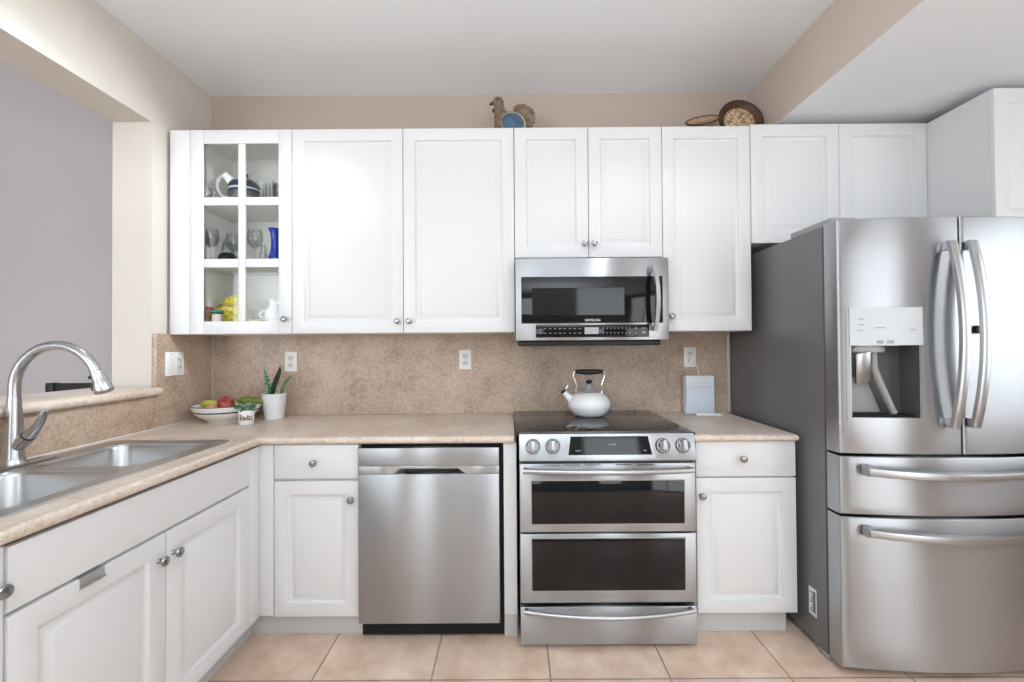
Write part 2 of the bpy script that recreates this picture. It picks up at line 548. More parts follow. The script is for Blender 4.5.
b.box(-5.0, -1.95, YF - .1, YF, 0, ZN).box(-1.95, ho[0][0], YF - .1, YF, 0, ZC).box(ho[0][1], ho[1][0], YF - .1, YF, 0, ZC).box(ho[1][1], XR, YF - .1, YF, 0, ZC)
for a0, a1 in ho:
    b.box(a0, a1, YF - .1, YF, 0, .7).box(a0, a1, YF - .1, YF, 2.2, ZC)
struct(b.build('wall_front', M['wall_dk']))
for i, (a0, a1) in enumerate(ho):
    b = MB()
    for x in (a0 + .02, a1 - .02): b.box(x - .02, x + .02, YF - .06, YF + .02, .7, 2.2)
    for z in (.72, 1.45, 2.18): b.box(a0 + .04, a1 - .04, YF - .06, YF + .02, z - .02, z + .02)
    struct(b.build(f'window_{i + 1}', M['white']))
def opening_frame(name, y0, y1, z0, z1, bars):
    b = MB()
    for y in (y0 + .03, y1 - .03): b.box(2.90, XR, y - .03, y + .03, z0, z1)
    for z in (z0 + .03, z1 - .03): b.box(2.90, XR, y0 + .06, y1 - .06, z - .03, z + .03)
    for y in bars: b.box(2.91, 2.925, y - .03, y + .03, z0 + .06, z1 - .06)
    struct(b.build(name, M['white']))


opening_frame('door_1', -4.86, -2.94, .001, 2.16, (-3.9,))
opening_frame('window_3', -2.31, -1.19, .84, 2.16, ())
# dropped soffit over the refrigerator: beige face, white underside
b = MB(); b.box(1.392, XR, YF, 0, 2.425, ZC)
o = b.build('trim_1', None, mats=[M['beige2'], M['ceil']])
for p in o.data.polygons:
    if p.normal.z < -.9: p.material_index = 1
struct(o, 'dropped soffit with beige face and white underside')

# ================================================================== BACKSPLASH, COUNTERS, LEDGE
ZT = .878            # worktop surface
o = MB().box(-1.738, 1.240, -.018, -.001, ZT + .001, 1.372).build('backsplash', M['splash'])
tag(o, 'long mottled beige backsplash panel on the wall behind the range', 'backsplash')
t = thing('backsplash', 'shorter mottled beige backsplash on the left wall under the pass-through ledge', 'backsplash', (-1.75, -.3, ZT))
b = MB(); b.box(-1.756, -1.739, -.402, -.019, ZT + .001, 1.342).box(-1.756, -1.739, -2.3, -.4021, ZT + .001, 1.038)
b.build('panel', M['splash'], t)
MB().box(-1.7385, -1.7325, -.0255, -.0185, ZT + .002, 1.33, .002).build('corner_trim', M['trim'], t, ).__setitem__('label', 'pale corner strip')
MB().box(-1.756, -1.734, -.408, -.4025, 1.083, 1.342, .002).build('edge_trim', M['splash'], t)
MB().box(-1.7385, -1.735, -2.3, -.02, ZT + .0005, ZT + .004).build('caulk_line', M['white'], t)
o = MB().box(1.2405, 1.2565, -.022, -.001, ZT + .001, 1.372, .003).build('backsplash_trim', M['trim'])
tag(o, 'pale vertical trim strip ending the backsplash beside the refrigerator', 'trim')

# lip profile (outward, z): raised no-drip edge and half-round nose
LIP = [(-.050, ZT), (-.040, ZT), (-.030, ZT + .003), (-.018, ZT + .005)]
for k in range(0, 9):
    a = PI / 2 - PI * k / 8
    LIP.append((-.018 + .018 * math.cos(a), .8665 + (.0165) * math.sin(a)))
LIP += [(-.050, .850)]


def lip_along(b, path, outs):
    """path: xy corner points; outs: xy outward direction (mitred) at each"""
    rs = []
    for (x, y), (ox, oy) in zip(path, outs):
        rs.append([(x + ox * d, y + oy * d, z) for d, z in LIP])
    b.rings(rs)


SX0, SX1, SY0, SY1 = -1.655, -1.215, -1.47, -.70     # sink cut-out
b = MB()
xs = [-1.7385, SX0, SX1, -1.085 - .05]; ys = [-2.3, SY0, SY1, -.645 + .05, -.0185]
for i in range(3):
    for j in range(4):
        if i == 1 and j == 1: continue
        b.box(xs[i], xs[i + 1], ys[j], ys[j + 1], .850, ZT)
b.box(-1.085 - .05, .004, -.595, -.0185, .850, ZT)
lip_along(b, [(-1.085, -2.3), (-1.085, -.645), (.004, -.645)], [(1, 0), (1, -1), (0, -1)])
o = b.build('countertop', M['counter'], smooth=50)
tag(o, 'L-shaped beige laminate countertop holding the sink, left of the range', 'countertop')
b = MB()
b.box(.775, 1.1755, -.595, -.0185, .850, ZT)
rs = []
lip_along(b, [(.775, -.645), (1.2255, -.645), (1.2255, -.0185)], [(0, -1), (1, -1), (1, 0)])
o = b.build('countertop', M['counter'], smooth=50)
tag(o, 'short beige laminate countertop between the range and the refrigerator', 'countertop')

t = thing('bar_ledge', 'raised beige laminate ledge topping the half wall behind the sink', 'ledge', (-1.85, -1.0, 1.042))
b = MB()
b.box(-2.03, -1.715, -4.5, -.421, 1.042, 1.082)
for xe, sg in ((-1.715, 1), (-2.03, -1)):
    rs = []
    for y in (-4.5, -.421):
        rs.append([(xe, y, 1.0425)] + [(xe + sg * .02 * math.cos(-PI / 2 + PI * k / 8), y, 1.0622 + .0196 * math.sin(-PI / 2 + PI * k / 8)) for k in range(9)] + [(xe, y, 1.0818)])
    b.rings(rs)
b.sphere((-1.715, -.421, 1.0622), .0196, 1, 1.2, 1, 16, 10)
b.build('ledge_top', M['counter'], t)

# ================================================================== SINK AND FAUCET
t = thing('sink', 'stainless steel double bowl drop-in kitchen sink in the left countertop', 'sink', (-1.43, -1.08, ZT))
ZR = ZT + .004
rects = [(-1.435, -1.085, .243, .408, .03)]
bowls = [(-1.425, -.895, .188, .168, .055), (-1.425, -1.275, .188, .178, .055)]
bm = bmesh.new()
loops = []
for (cx, cy, hx, hy, r) in rects + bowls:
    vs = [bm.verts.new(p) for p in rrect(cx, cy, hx, hy, r, ZR)]
    loops.append([bm.edges.new((vs[k], vs[(k + 1) % len(vs)])) for k in range(len(vs))])
bmesh.ops.triangle_fill(bm, use_beauty=True, use_dissolve=False, edges=[e for l in loops for e in l], normal=(0, 0, 1))
b = MB(); b._merge(bm)
cx, cy, hx, hy, r = rects[0]
b.rings([rrect(cx, cy, hx + .006, hy + .006, r, ZT + .0003), rrect(cx, cy, hx + .003, hy + .003, r, ZR + .0012), rrect(cx, cy, hx - .008, hy - .008, r, ZR + .0012), rrect(cx, cy, hx - .011, hy - .011, r, ZR)], cap0=False, cap1=False)
b.build('rim', M['sinksteel'], t, 40)
for (cx, cy, hx, hy, r) in bowls:
    b = MB()
    rs = [rrect(cx, cy, hx + .001, hy + .001, r, ZR + .0002), rrect(cx, cy, hx - .004, hy - .004, r, ZR - .004), rrect(cx, cy, hx - .008, hy - .008, r, ZR - .015),
          rrect(cx, cy, hx - .016, hy - .016, r, ZR - .150), rrect(cx, cy, hx - .026, hy - .026, r, ZR - .175), rrect(cx, cy, hx - .048, hy - .048, r * .8, ZR - .188),
          rrect(cx, cy, .05, .05, .049, ZR - .194)]
    b.rings(rs, cap0=False, cap1=True)
    bs = b.build('basin', M['sinksteel'], t, 60)
    d = MB().lathe([(.044, 0), (.042, .003), (.036, .003), (.03, -.006), (.008, -.006), (.008, .004), (0, .005)], 24, T(cx, cy, ZR - .1935)).build('drain', M['chrome'], bs)

t = thing('faucet', 'tall gooseneck brushed nickel pull-down faucet behind the sink', 'faucet', (-1.675, -1.04, ZR))
FX, FY = -1.672, -1.042
MB().lathe([(0, ZR + .0015), (.033, ZR + .0015), (.034, ZR + .006), (.030, ZR + .012), (.0255, ZR + .03), (.0235, ZR + .10), (.0215, ZR + .15), (.0178, ZR + .20), (.0168, ZR + .23), (0, ZR + .23)], 28, T(FX, FY, 0)).build('body', M['nickel'], t)
b = MB(); b.prism([(p[0], p[1]) for p in rrect(FX + .008, FY - .02, .030, .135, .028, 0)], ZR + .0013, ZR + .005, bev=.0015)
b.build('deck_plate', M['nickel'], t)
pts = [(FX, FY, ZR + .21), (FX, FY, ZR + .248)]
cz, R_ = 1.144, .139
for k in range(0, 15):
    a = PI - (PI - .36) * k / 14
    pts.append((FX + R_ + R_ * math.cos(a) * (1.0), FY + .006 * k / 14, cz + R_ * math.sin(a)))
b = MB(); b.tube(pts, .0158, 18); b.build('spout', M['nickel'], t)
e = Vector(pts[-1]); dr = (Vector(pts[-1]) - Vector(pts[-2])).normalized()
dr = Vector((.42, 0, -1)).normalized()
sp = [e - dr * .004, e + dr * .002, e + dr * .008, e + dr * .040, e + dr * .068, e + dr * .074]
h = MB().tube(sp, [.0165, .0175, .0175, .0205, .0265, .0245], 22).build('spray_head', M['nickel'], t)
MB().tube([e - dr * .0035, e - dr * .0005], .0168, 20).build('seam_ring', M['black'], h)
p1 = e + dr * .016 + Vector((-.0185, -.008, -.004))
b = MB(); b.sphere(p1, .006, 1, 1, 1.1, 12, 8); b.tube([p1 + Vector((.003, 0, -.018)), p1 + Vector((.011, 0, -.044))], .0045, 8)
b.build('button', M['black'], h)
b = MB()
b.tube([(FX + .010, FY - .001, ZR + .060), (FX + .034, FY - .004, ZR + .080), (FX + .056, FY - .006, ZR + .098)], [.0165, .0205, .0195], 18)
hb = b.build('handle_hub', M['nickel'], t)
MB().tube([(FX + .0555, FY - .008, ZR + .0975), (FX + .0585, FY - .008, ZR + .1003)], .0198, 18).build('seam_ring', M['black'], hb)
b = MB()
b.tube([(FX + .058, FY - .008, ZR + .100), (FX + .072, FY - .009, ZR + .112), (FX + .092, FY - .010, ZR + .134), (FX + .106, FY - .010, ZR + .158), (FX + .112, FY - .010, ZR + .178), (FX + .117, FY - .010, ZR + .186)],
       [.0185, .0165, .0125, .0105, .0105, .009], 14)
b.build('lever', M['nickel'], t)

# ================================================================== BASE CABINETS
YB = -.621           # door face of the rear run
XB = -1.100          # door face of the left run
GB = 'base cabinets'
DT = .019


def base_body(b, x0, x1): b.box(x0, x1, -.6005, -.001, .102, .849)


# left run: sink cabinet
t = thing('base_cabinet', 'white sink base cabinet with a long false front and two raised panel doors', 'cabinet', (-1.42, -1.11, 0), GB)
b = MB()
b.box(-1.7565, -1.1385, -1.538, -.622, .102, .66)
b.box(-1.1385, XB - DT - .001, -1.538, -.622, .102, .834)
b.box(-1.7565, -1.70, -1.538, -.622, .66, .849)
b.build('body', M['cab'], t)
MB().box(XB - DT, XB - .004, -.692, -.6225, .104, .840, .001).build('filler_strip', M['cab'], t)
MB().panel(.836, .143, DT, face_right(-1.533, .697, XB), False).build('false_front', M['cab'], t)
d = MB().panel(.416, .578, DT, face_right(-1.533, .110, XB)).build('door', M['cab'], t)
knob_right(-1.145, .612, XB, d)
d = MB().panel(.416, .578, DT, face_right(-1.113, .110, XB)).build('door', M['cab'], t)
knob_right(-1.088, .612, XB, d)
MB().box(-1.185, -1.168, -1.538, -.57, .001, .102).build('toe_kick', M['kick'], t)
# next cabinet of the left run, cut by the frame
t = thing('base_cabinet', 'white base cabinet at the left picture edge showing only a knob', 'cabinet', (-1.42, -1.9, 0), GB)
b = MB(); b.box(-1.7565, XB - DT - .001, -2.29, -1.5395, .102, .849); b.build('body', M['cab'], t)
d = MB().panel(.745, .736, DT, face_right(-2.285, .110, XB)).build('door', M['cab'], t)
knob_right(-1.556, .757, XB, d)
MB().box(-1.185, -1.168, -2.29, -1.54, .001, .102).build('toe_kick', M['kick'], t)

# over-door hook on the left sink door
t = thing('door_hook', 'flat grey metal hook hung over the top of the left sink door', 'hook', (-1.1, -1.35, .69))
b = MB(); b.box(-1.0995, -1.0978, -1.383, -1.318, .662, .690, .0004); b.box(-1.122 + .003, -1.0978, -1.383, -1.318, .6886, .6902, .0004)
b.build('bracket', M['satin'], t)
MB().tube([(-1.0975, -1.383, .664), (-1.0945, -1.383, .6635), (-1.0945, -1.318, .6635), (-1.0975, -1.318, .664)], .002, 8).build('lip', M['steel_b'], t)

# rear run, left drawer cabinet with corner filler
t = thing('base_cabinet', 'white drawer and door base cabinet between the inner corner and the dishwasher', 'cabinet', (-.87, -.3, 0), GB)
b = MB(); b.box(-1.1185, -.6705, -.6005, -.019, .102, .849); b.build('body', M['cab'], t)
MB().box(-1.1185, -1.044, -.6205, -.6015, .108, .846, .001).build('filler_strip', M['cab'], t)
d = MB().panel(.366, .147, DT, face_front(-1.040, .699, YB), False).build('drawer', M['cab'], t)
knob_front(-.863, .770, YB, d)
d = MB().panel(.366, .585, DT, face_front(-1.040, .103, YB)).build('door', M['cab'], t)
knob_front(-.702, .611, YB, d)
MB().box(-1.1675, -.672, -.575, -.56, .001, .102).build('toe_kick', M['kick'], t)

# right drawer cabinet
t = thing('base_cabinet', 'white drawer and door base cabinet between the range and the refrigerator', 'cabinet', (1.0, -.3, 0), GB)
b = MB(); b.box(.790, 1.222, -.6005, -.019, .102, .849); b.build('body', M['cab'], t)
d = MB().panel(.432, .152, DT, face_front(.793, .697, YB), False).build('drawer', M['cab'], t)
knob_front(.990, .776, YB, d)
d = MB().panel(.432, .582, DT, face_front(.793, .108, YB)).build('door', M['cab'], t)
knob_front(.812, .617, YB, d)
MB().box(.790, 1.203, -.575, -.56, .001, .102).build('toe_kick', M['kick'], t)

# filler panel between dishwasher and range
t = thing('filler_panel', 'narrow white upright filler panel between the dishwasher and the range', 'panel', (-.006, -.3, 0))
MB().box(-.043, .013, -.618, -.019, .107, .849, .001).build('panel', M['cab'], t)
MB().box(-.043, .013, -.600, -.02, .001, .106, .001).build('foot_block', M['kick'], t)

# ================================================================== DISHWASHER
t = thing('dishwasher', 'stainless steel dishwasher with a recessed pocket handle', 'dishwasher', (-.36, -.3, 0))
MB().box(-.664, -.046, -.600, -.02, .012, .8485).build('tub', M['gap'], t)
MB().box(-.664, -.046, -.585, -.560, .002, .085).build('kick_plate', M['black'], t)
X0, X1, YD = -.6665, -.0615, -.645
# door with a pocket cut into the upper band
b = MB()
HX0, HX1, HZ0, HZ1 = -.545, -.180, .727, .757
b.box(X0, X1, YD, -.602, .086, .7228, .003)
b.build('door', M['steel'], t)
b = MB()
b.box(X0, X1, YD, -.602, .7585, .8350, .003)
b.box(X0, HX0, YD, -.602, .7235, .758, .001)
b.box(HX1, X1, YD, -.602, .7235, .758, .001)
pf = b.build('control_band', M['steel'], t)
b = MB()
b.box(HX0 + .0005, HX1 - .0005, -.618, -.606, .7235, .758)
pk = b.build('handle_pocket', M['black'], pf)
b = MB()
zt, zb = .7575, .7238
for xa, xb2, xc in ((HX0, HX0 + .005, HX0 + .07), (HX1, HX1 - .005, HX1 - .07)):
    b.rings([[(xa, YD, zt), (xa, YD, zb), (xa, -.618, zb), (xa, -.618, zt)], [(xc, YD + .003, zt), (xa + (xc - xa) * .35, YD + .001, zb), (xc, -.619, zb), (xc, -.619, zt)]])
b.box(HX0 + .06, HX1 - .06, YD + .002, -.62, zt - .012, zt, .001)
b.build('pocket_lip', M['steel_b'], pf)

# ================================================================== RANGE
t = thing('range', 'stainless steel double oven electric range with black glass cooktop', 'range', (.395, -.35, 0))
RX0, RX1 = .0265, .7645
b = MB(); b.box(RX0 + .002, RX1 - .002, -.630, -.0195, .03, .885); b.build('body', M['steel'], t)
for x in (RX0 + .05, RX1 - .05):
    for y in (-.58, -.08):
        MB().lathe([(0, .001), (.018, .001), (.018, .008), (.010, .010), (.010, .031), (0, .031)], 16, T(x, y, 0)).build('foot', M['black'], t)
b = MB(); b.prism([(-.0005, -.055), (-.0005, -.06), (.0155, -.665), (.7715, -.665), (.770, -.055)][1:] + [(-.0005, -.055)], .8865, .8985, bev=.002)
ct = b.build('cooktop', M['hob'], t)


def ring_mesh(cx, cy, r, w_=.0022):
    b = MB(); n = 48
    b.rings([[(cx + r * math.cos(2 * PI * k / n), cy + r * math.sin(2 * PI * k / n), .8990) for k in range(n)],
             [(cx + (r + w_) * math.cos(2 * PI * k / n), cy + (r + w_) * math.sin(2 * PI * k / n), .8990) for k in range(n)]], cap0=False, cap1=False)
    return b


for cx, cy, r in ((.20, -.50, .105), (.20, -.50, .065), (.19, -.20, .075), (.585, -.49, .115), (.585, -.49, .075), (.59, -.20, .075), (.39, -.17, .05)):
    ring_mesh(cx, cy, r).build('burner_ring', M['hobring'], ct)
# sloped control fascia
yA, zA, yB_, zB_ = -.662, .899, -.692, .786
b = MB()
rs = []
for x in (RX0 - .001, RX1 + .001):
    rs.append([(x, -.6305, zA), (x, yA, zA), (x, yA - .003, zA - .004), (x, yB_, zB_ + .004), (x, yB_ + .003, zB_), (x, -.6305, zB_)])
b.rings(rs)
fa = b.build('control_panel', M['steel'], t)
sl = math.atan2(yA - yB_, zA - zB_)
def fpt(x, s, off=0.):   # point on the fascia: s from 0 (top) to 1 (bottom)
    n = Vector((0, -math.cos(sl), math.sin(sl)))
    return Vector((x, yA - .003 + (yB_ - yA + .003) * s, zA - .004 + (zB_ - zA + .008) * s)) + n * off
def slab(b, q, th):
    """q: four (x, s) corners on the fascia, th: (off0, off1)"""
    b.rings([[tuple(fpt(x, s, th[0])) for x, s in q], [tuple(fpt(x, s, th[1])) for x, s in q]])
b = MB(); slab(b, [(.232, .02), (.578, .02), (.592, .93), (.216, .93)], (0, .004))
fr = b.build('display_frame', M['steel_b'], fa)
b = MB(); slab(b, [(.242, .10), (.568, .10), (.580, .80), (.230, .80)], (.0035, .0055)); ds = b.build('display', M['glass_black'], fr)
b = MB()
for x in (.398, .412, .423): slab(b, [(x, .38), (x + .008, .38), (x + .008, .44), (x, .44)], (.0055, .0059))
for x in (.545, .26, .27): slab(b, [(x, .62), (x + .012, .62), (x + .012, .66), (x, .66)], (.0055, .0059))
add_print(ds, b, M['stickerg'])
Fm = RX(PI / 2 - sl)
for x in (.083, .166, .629, .713):
    p = fpt(x, .46)
    k = MB().lathe([(0, 0), (.030, 0), (.031, .003), (.0305, .005), (.026, .0055), (.026, .009), (0, .009)], 28, T(*p) @ RX(PI / 2 - 0) @ RX(-sl)).build('knob', M['black'], fa)
    MB().lathe([(.0262, .0055), (.0285, .008), (.0262, .010), (.0225, .030), (.020, .033), (0, .033)], 28, T(*p) @ RX(PI / 2) @ RX(-sl)).build('dial', M['chrome'], k)
    MB().box(-.0055, .0055, -.020, .020, .031, .041, .002, Mx=T(*p) @ RX(PI / 2) @ RX(-sl)).build('grip', M['steel_b'], k)


def oven_door(z0, z1, wz0, wz1, handle):
    d = MB().box(RX0, RX1, -.680, -.6315, z0, z1, .003).build('oven_door', M['steel'], t)
    MB().box(.076, .716, -.6825, -.6795, wz0, wz1, .001).build('window', M['glass_black'], d)
    b = MB()
    for x0, x1, za, zb in ((.072, .720, wz1, wz1 + .0045), (.072, .720, wz0 - .0045, wz0), (.072, .0755, wz0, wz1), (.7165, .720, wz0, wz1)):
        b.box(x0, x1, -.6818, -.6795, za, zb)
    b.build('window_bezel', M['steel_b'], d)
    return d


def bow_handle(x0, x1, z, yface, out, sag, rad, parent, bow=.018):
    b = MB(); pts = []
    n = 20
    for k in range(n + 1):
        u = k / n; c = 1 - (2 * u - 1) ** 2
        pts.append((x0 + (x1 - x0) * u, yface - out - bow * c, z - sag * c))
    b.tube(pts, rad, 12)
    hd = b.build('handle', M['steel_b'], parent)
    for x in (x0 + .012, x1 - .012):
        MB().box(x - .008, x + .008, yface - out, yface + .0005, z - rad * .8, z + rad * .8, .002).build('handle_mount', M['steel_b'], hd)
    return hd


d = oven_door(.487, .774, .522, .702, True)
bow_handle(.040, .745, .752, -.680, .030, .004, .0115, d, .012)
for x0, x1 in ((.13, .20), (.21, .28), (.30, .37), (.43, .50), (.52, .59)):
    MB().box(x0, x1, -.6806, -.6795, .7665, .7695).build('vent_slot', M['gap'], d)
d = oven_door(.192, .480, .244, .460, False)
text_part('logo_text', 'SAMSUNG', .016, face_front(.394, .2165, -.6802), M['dispgrey'], d, .0004)
MB().box(RX0 + .004, RX1 - .004, -.640, -.6315, .168, .192).build('shadow_gap', M['gap'], t)
d = MB().box(RX0, RX1, -.680, -.6315, .018, .176, .003).build('storage_drawer', M['steel'], t)
bow_handle(.040, .747, .166, -.680, .016, .016, .0095, d, .020)

# ================================================================== WALL CABINETS
GW = 'wall cabinets'
YU = -.325
UT, UB, UM = 2.380, 1.339, 1.716


def wall_body(b, x0, x1, z0, z1, y=-.3045): b.box(x0, x1, y, -.001, z0, z1)


def up_door(x0, x1, z0, z1, parent, y=YU):
    return MB().panel(x1 - x0, z1 - z0, .0195, face_front(x0, z0, y), True).build('door', M['cab'], parent)


# glass fronted cabinet
GX0, GX1 = -1.635, -1.1175
t = thing('wall_cabinet', 'white wall cabinet with a six-pane glass door showing glassware inside', 'cabinet', (-1.43, -.15, UB), GW)
b = MB(); wt = .016
SH = (1.702, 2.017)
b.box(GX0 - .012, GX0 + .006, -.3045, -.001, UB, UT); b.box(GX1 - .010, GX1 + .0005, -.3045, -.001, UB, UT)
b.box(GX0 + .006, GX1 - .010, -.3045, -.001, UB, UB + .05); b.box(GX0 + .006, GX1 - .010, -.3045, -.001, UT - wt, UT)
b.box(GX0 + .006, GX1 - .010, -.008, -.001, UB + .05, UT - wt)
b.build('body', M['cabin'], t)
for z in SH:
    MB().box(GX0 + .007, GX1 - .011, -.285, -.0085, z - .016, z, .001).build('shelf', M['cabin'], t)
MB().box(-1.7375, GX0 - .0025, YU + .001, -.30, UB, UT, .001).build('filler_strip', M['cab'], t)
DX0, DX1 = GX0, GX1 - .001
b = MB()
py = YU; pb = YU + .0195
px_ = [-1.569, -1.392, -1.358, -1.185]
pz = [1.404, 1.678, 1.722, 1.995, 2.037, 2.310]
b.box(DX0, px_[0], py, pb, UB, UT, .0025); b.box(px_[3], DX1, py, pb, UB, UT, .0025)
b.box(px_[0], px_[3], py + .0003, pb, UB, pz[0], .0025); b.box(px_[0], px_[3], py + .0003, pb, pz[5], UT, .0025)
b.box(px_[1], px_[2], py + .002, pb, pz[0], pz[5], .004)
for za, zb in ((pz[1], pz[2]), (pz[3], pz[4])):
    b.box(px_[0], px_[1], py + .0022, pb, za, zb, .004); b.box(px_[2], px_[3], py + .0022, pb, za, zb, .004)
d = b.build('door', M['cab'], t)
for xa, xb2 in ((px_[0], px_[1]), (px_[2], px_[3])):
    for za, zb in ((pz[0], pz[1]), (pz[2], pz[3]), (pz[4], pz[5])):
        MB().box(xa + .0003, xb2 - .0003, py + .010, py + .013, za + .0003, zb - .0003).build('glass_pane', M['pane'], d)
knob_front(-1.148, 1.412, YU, d)

t = thing('wall_cabinet', 'tall white wall cabinet with two raised panel doors beside the glass cabinet', 'cabinet', (-.55, -.15, UB), GW)
b = MB(); wall_body(b, -1.116, .0135, UB, UT); b.build('body', M['cab'], t)
d = up_door(-1.1155, -.5535, UB, UT, t); knob_front(-.578, 1.398, YU, d)
d = up_door(-.5505, .0120, UB, UT, t); knob_front(-.518, 1.398, YU, d)

t = thing('wall_cabinet', 'short white wall cabinet with two doors above the microwave', 'cabinet', (.39, -.15, UM), GW)
b = MB(); wall_body(b, .0145, .7655, UM, UT); b.build('body', M['cab'], t)
d = up_door(.0155, .3885, UM, UT, t); knob_front(.367, 1.782, YU, d)
d = up_door(.3915, .7640, UM, UT, t); knob_front(.416, 1.782, YU, d)

t = thing('wall_cabinet', 'tall single-door white wall cabinet between the microwave and the refrigerator', 'cabinet', (.99, -.15, UB), GW)
b = MB(); wall_body(b, .7665, 1.2105, UB, UT); b.build('body', M['cab'], t)
d = up_door(.7670, 1.2120, UB, UT, t); knob_front(.803, 1.414, YU, d)

t = thing('wall_cabinet', 'short white wall cabinet with two raised panel doors above the refrigerator', 'cabinet', (1.66, -.15, 1.783), GW)
b = MB(); wall_body(b, 1.214, 2.112, 1.783, 2.388); b.build('body', M['cab'], t)
up_door(1.217, 1.664, 1.783, 2.388, t); up_door(1.667, 2.110, 1.783, 2.388, t)

t = thing('wall_cabinet', 'deep white wall cabinet at the far right standing forward of the others', 'cabinet', (2.5, -.3, 1.79), GW)
b = MB(); b.box(2.113, 2.93, -.600, -.001, 1.79, 2.385); b.build('body', M['cab'], t)
up_door(2.114, 2.520, 1.79, 2.385, t, -.6205); up_door(2.523, 2.928, 1.79, 2.385, t, -.6205)

# ================================================================== MICROWAVE
t = thing('microwave', 'stainless over-the-range microwave with black glass door and vertical handle', 'microwave', (.39, -.2, 1.295))
MX0, MX1 = .0165, .7655
b = MB(); b.box(MX0 + .004, MX1 - .004, -.365, -.0195, 1.296, 1.6975); b.build('body', M['steel'], t)
MB().box(.030, .735, -.372, -.03, 1.268, 1.2955, .008).build('vent_base', M['black'], t)
d = MB().box(MX0, MX1, -.400, -.366, 1.295, 1.6975, .004).build('door', M['steel'], t)
g = MB().box(.044, .735, -.4018, -.399, 1.378, 1.606, .001).build('window', M['glass_black'], d)
MB().box(.097, .547, -.4024, -.4013, 1.418, 1.551).build('inner_screen', M['glass_mid'], g)
text_part('logo_text', 'SAMSUNG', .0165, face_front(.392, 1.3925, -.4022), M['white'], d, .0003)
c = MB().box(.114, .667, -.4018, -.399, 1.309, 1.371, .001).build('control_panel', M['glass_black'], d)
MB().box(.352, .420, -.4024, -.4014, 1.325, 1.358).build('display', M['display'], c)
b = MB()
for i, x in enumerate((.130, .152, .178, .204, .226, .248, .276, .298, .322)):
    for z in (1.352, 1.330): b.box(x, x + (.012 if i % 3 else .009), -.4022, -.4014, z - .0012, z + .0012)
for i in range(8):
    for z in (1.353, 1.330): b.box(.441 + i * .0185, .445 + i * .0185, -.4022, -.4014, z - .0026, z + .0026)
for z in (1.353, 1.330): b.box(.599, .607, -.4022, -.4014, z - .003, z + .003)
b.box(.630, .650, -.4022, -.4014, 1.3515, 1.3545); b.box(.632, .648, -.4022, -.4014, 1.327, 1.337)
add_print(c, b, M['mark'])
b = MB(); rs = []
for k in range(15):
    u = k / 14; c_ = 1 - (2 * u - 1) ** 2
    z = 1.338 + .312 * u
    x = .689 + .006 * c_; y = -.425 - .030 * c_
    rs.append([(x - .013, y + .006, z), (x - .009, y - .003, z), (x + .009, y - .003, z), (x + .013, y + .006, z), (x + .006, y + .012, z), (x - .006, y + .012, z)])
b.rings(rs)
hd = b.build('handle', M['steel_b'], d)
for z in (1.350, 1.638):
    MB().box(.680, .698, -.428, -.3995, z - .010, z + .010, .002).build('handle_mount', M['steel_b'], hd)

# ================================================================== REFRIGERATOR
t = thing('refrigerator', 'large stainless french door refrigerator with water dispenser and two lower drawers', 'refrigerator', (1.68, -.45, 0))
FX0, FX1 = 1.2575, 2.130
FC, FHW = (FX0 + FX1) / 2, (FX1 - FX0) / 2
b = MB(); b.box(FX0, FX1, -.748, -.03, .022, 1.743, .003); b.build('case', M['fridge_side'], t)
MB().box(FX0 + .02, FX1 - .02, -.758, -.7485, .06, 1.738).build('door_gasket', M['gap'], t)
for x in (FX0 + .05, FX1 - .05):
    MB().box(FX0 if x < FC else x - .03, x + .03 if x < FC else FX1, -.752, -.70, .001, .0215, .004).build('foot', M['dispgrey'], t)
    MB().box(x - .045, x + .055, -.79, -.55, 1.7435, 1.770, .004).build('hinge_cover', M['dispgrey'], t)


def fy(x):
    u = (x - FC) / FHW
    return -.826 - .036 * (1 - u * u)


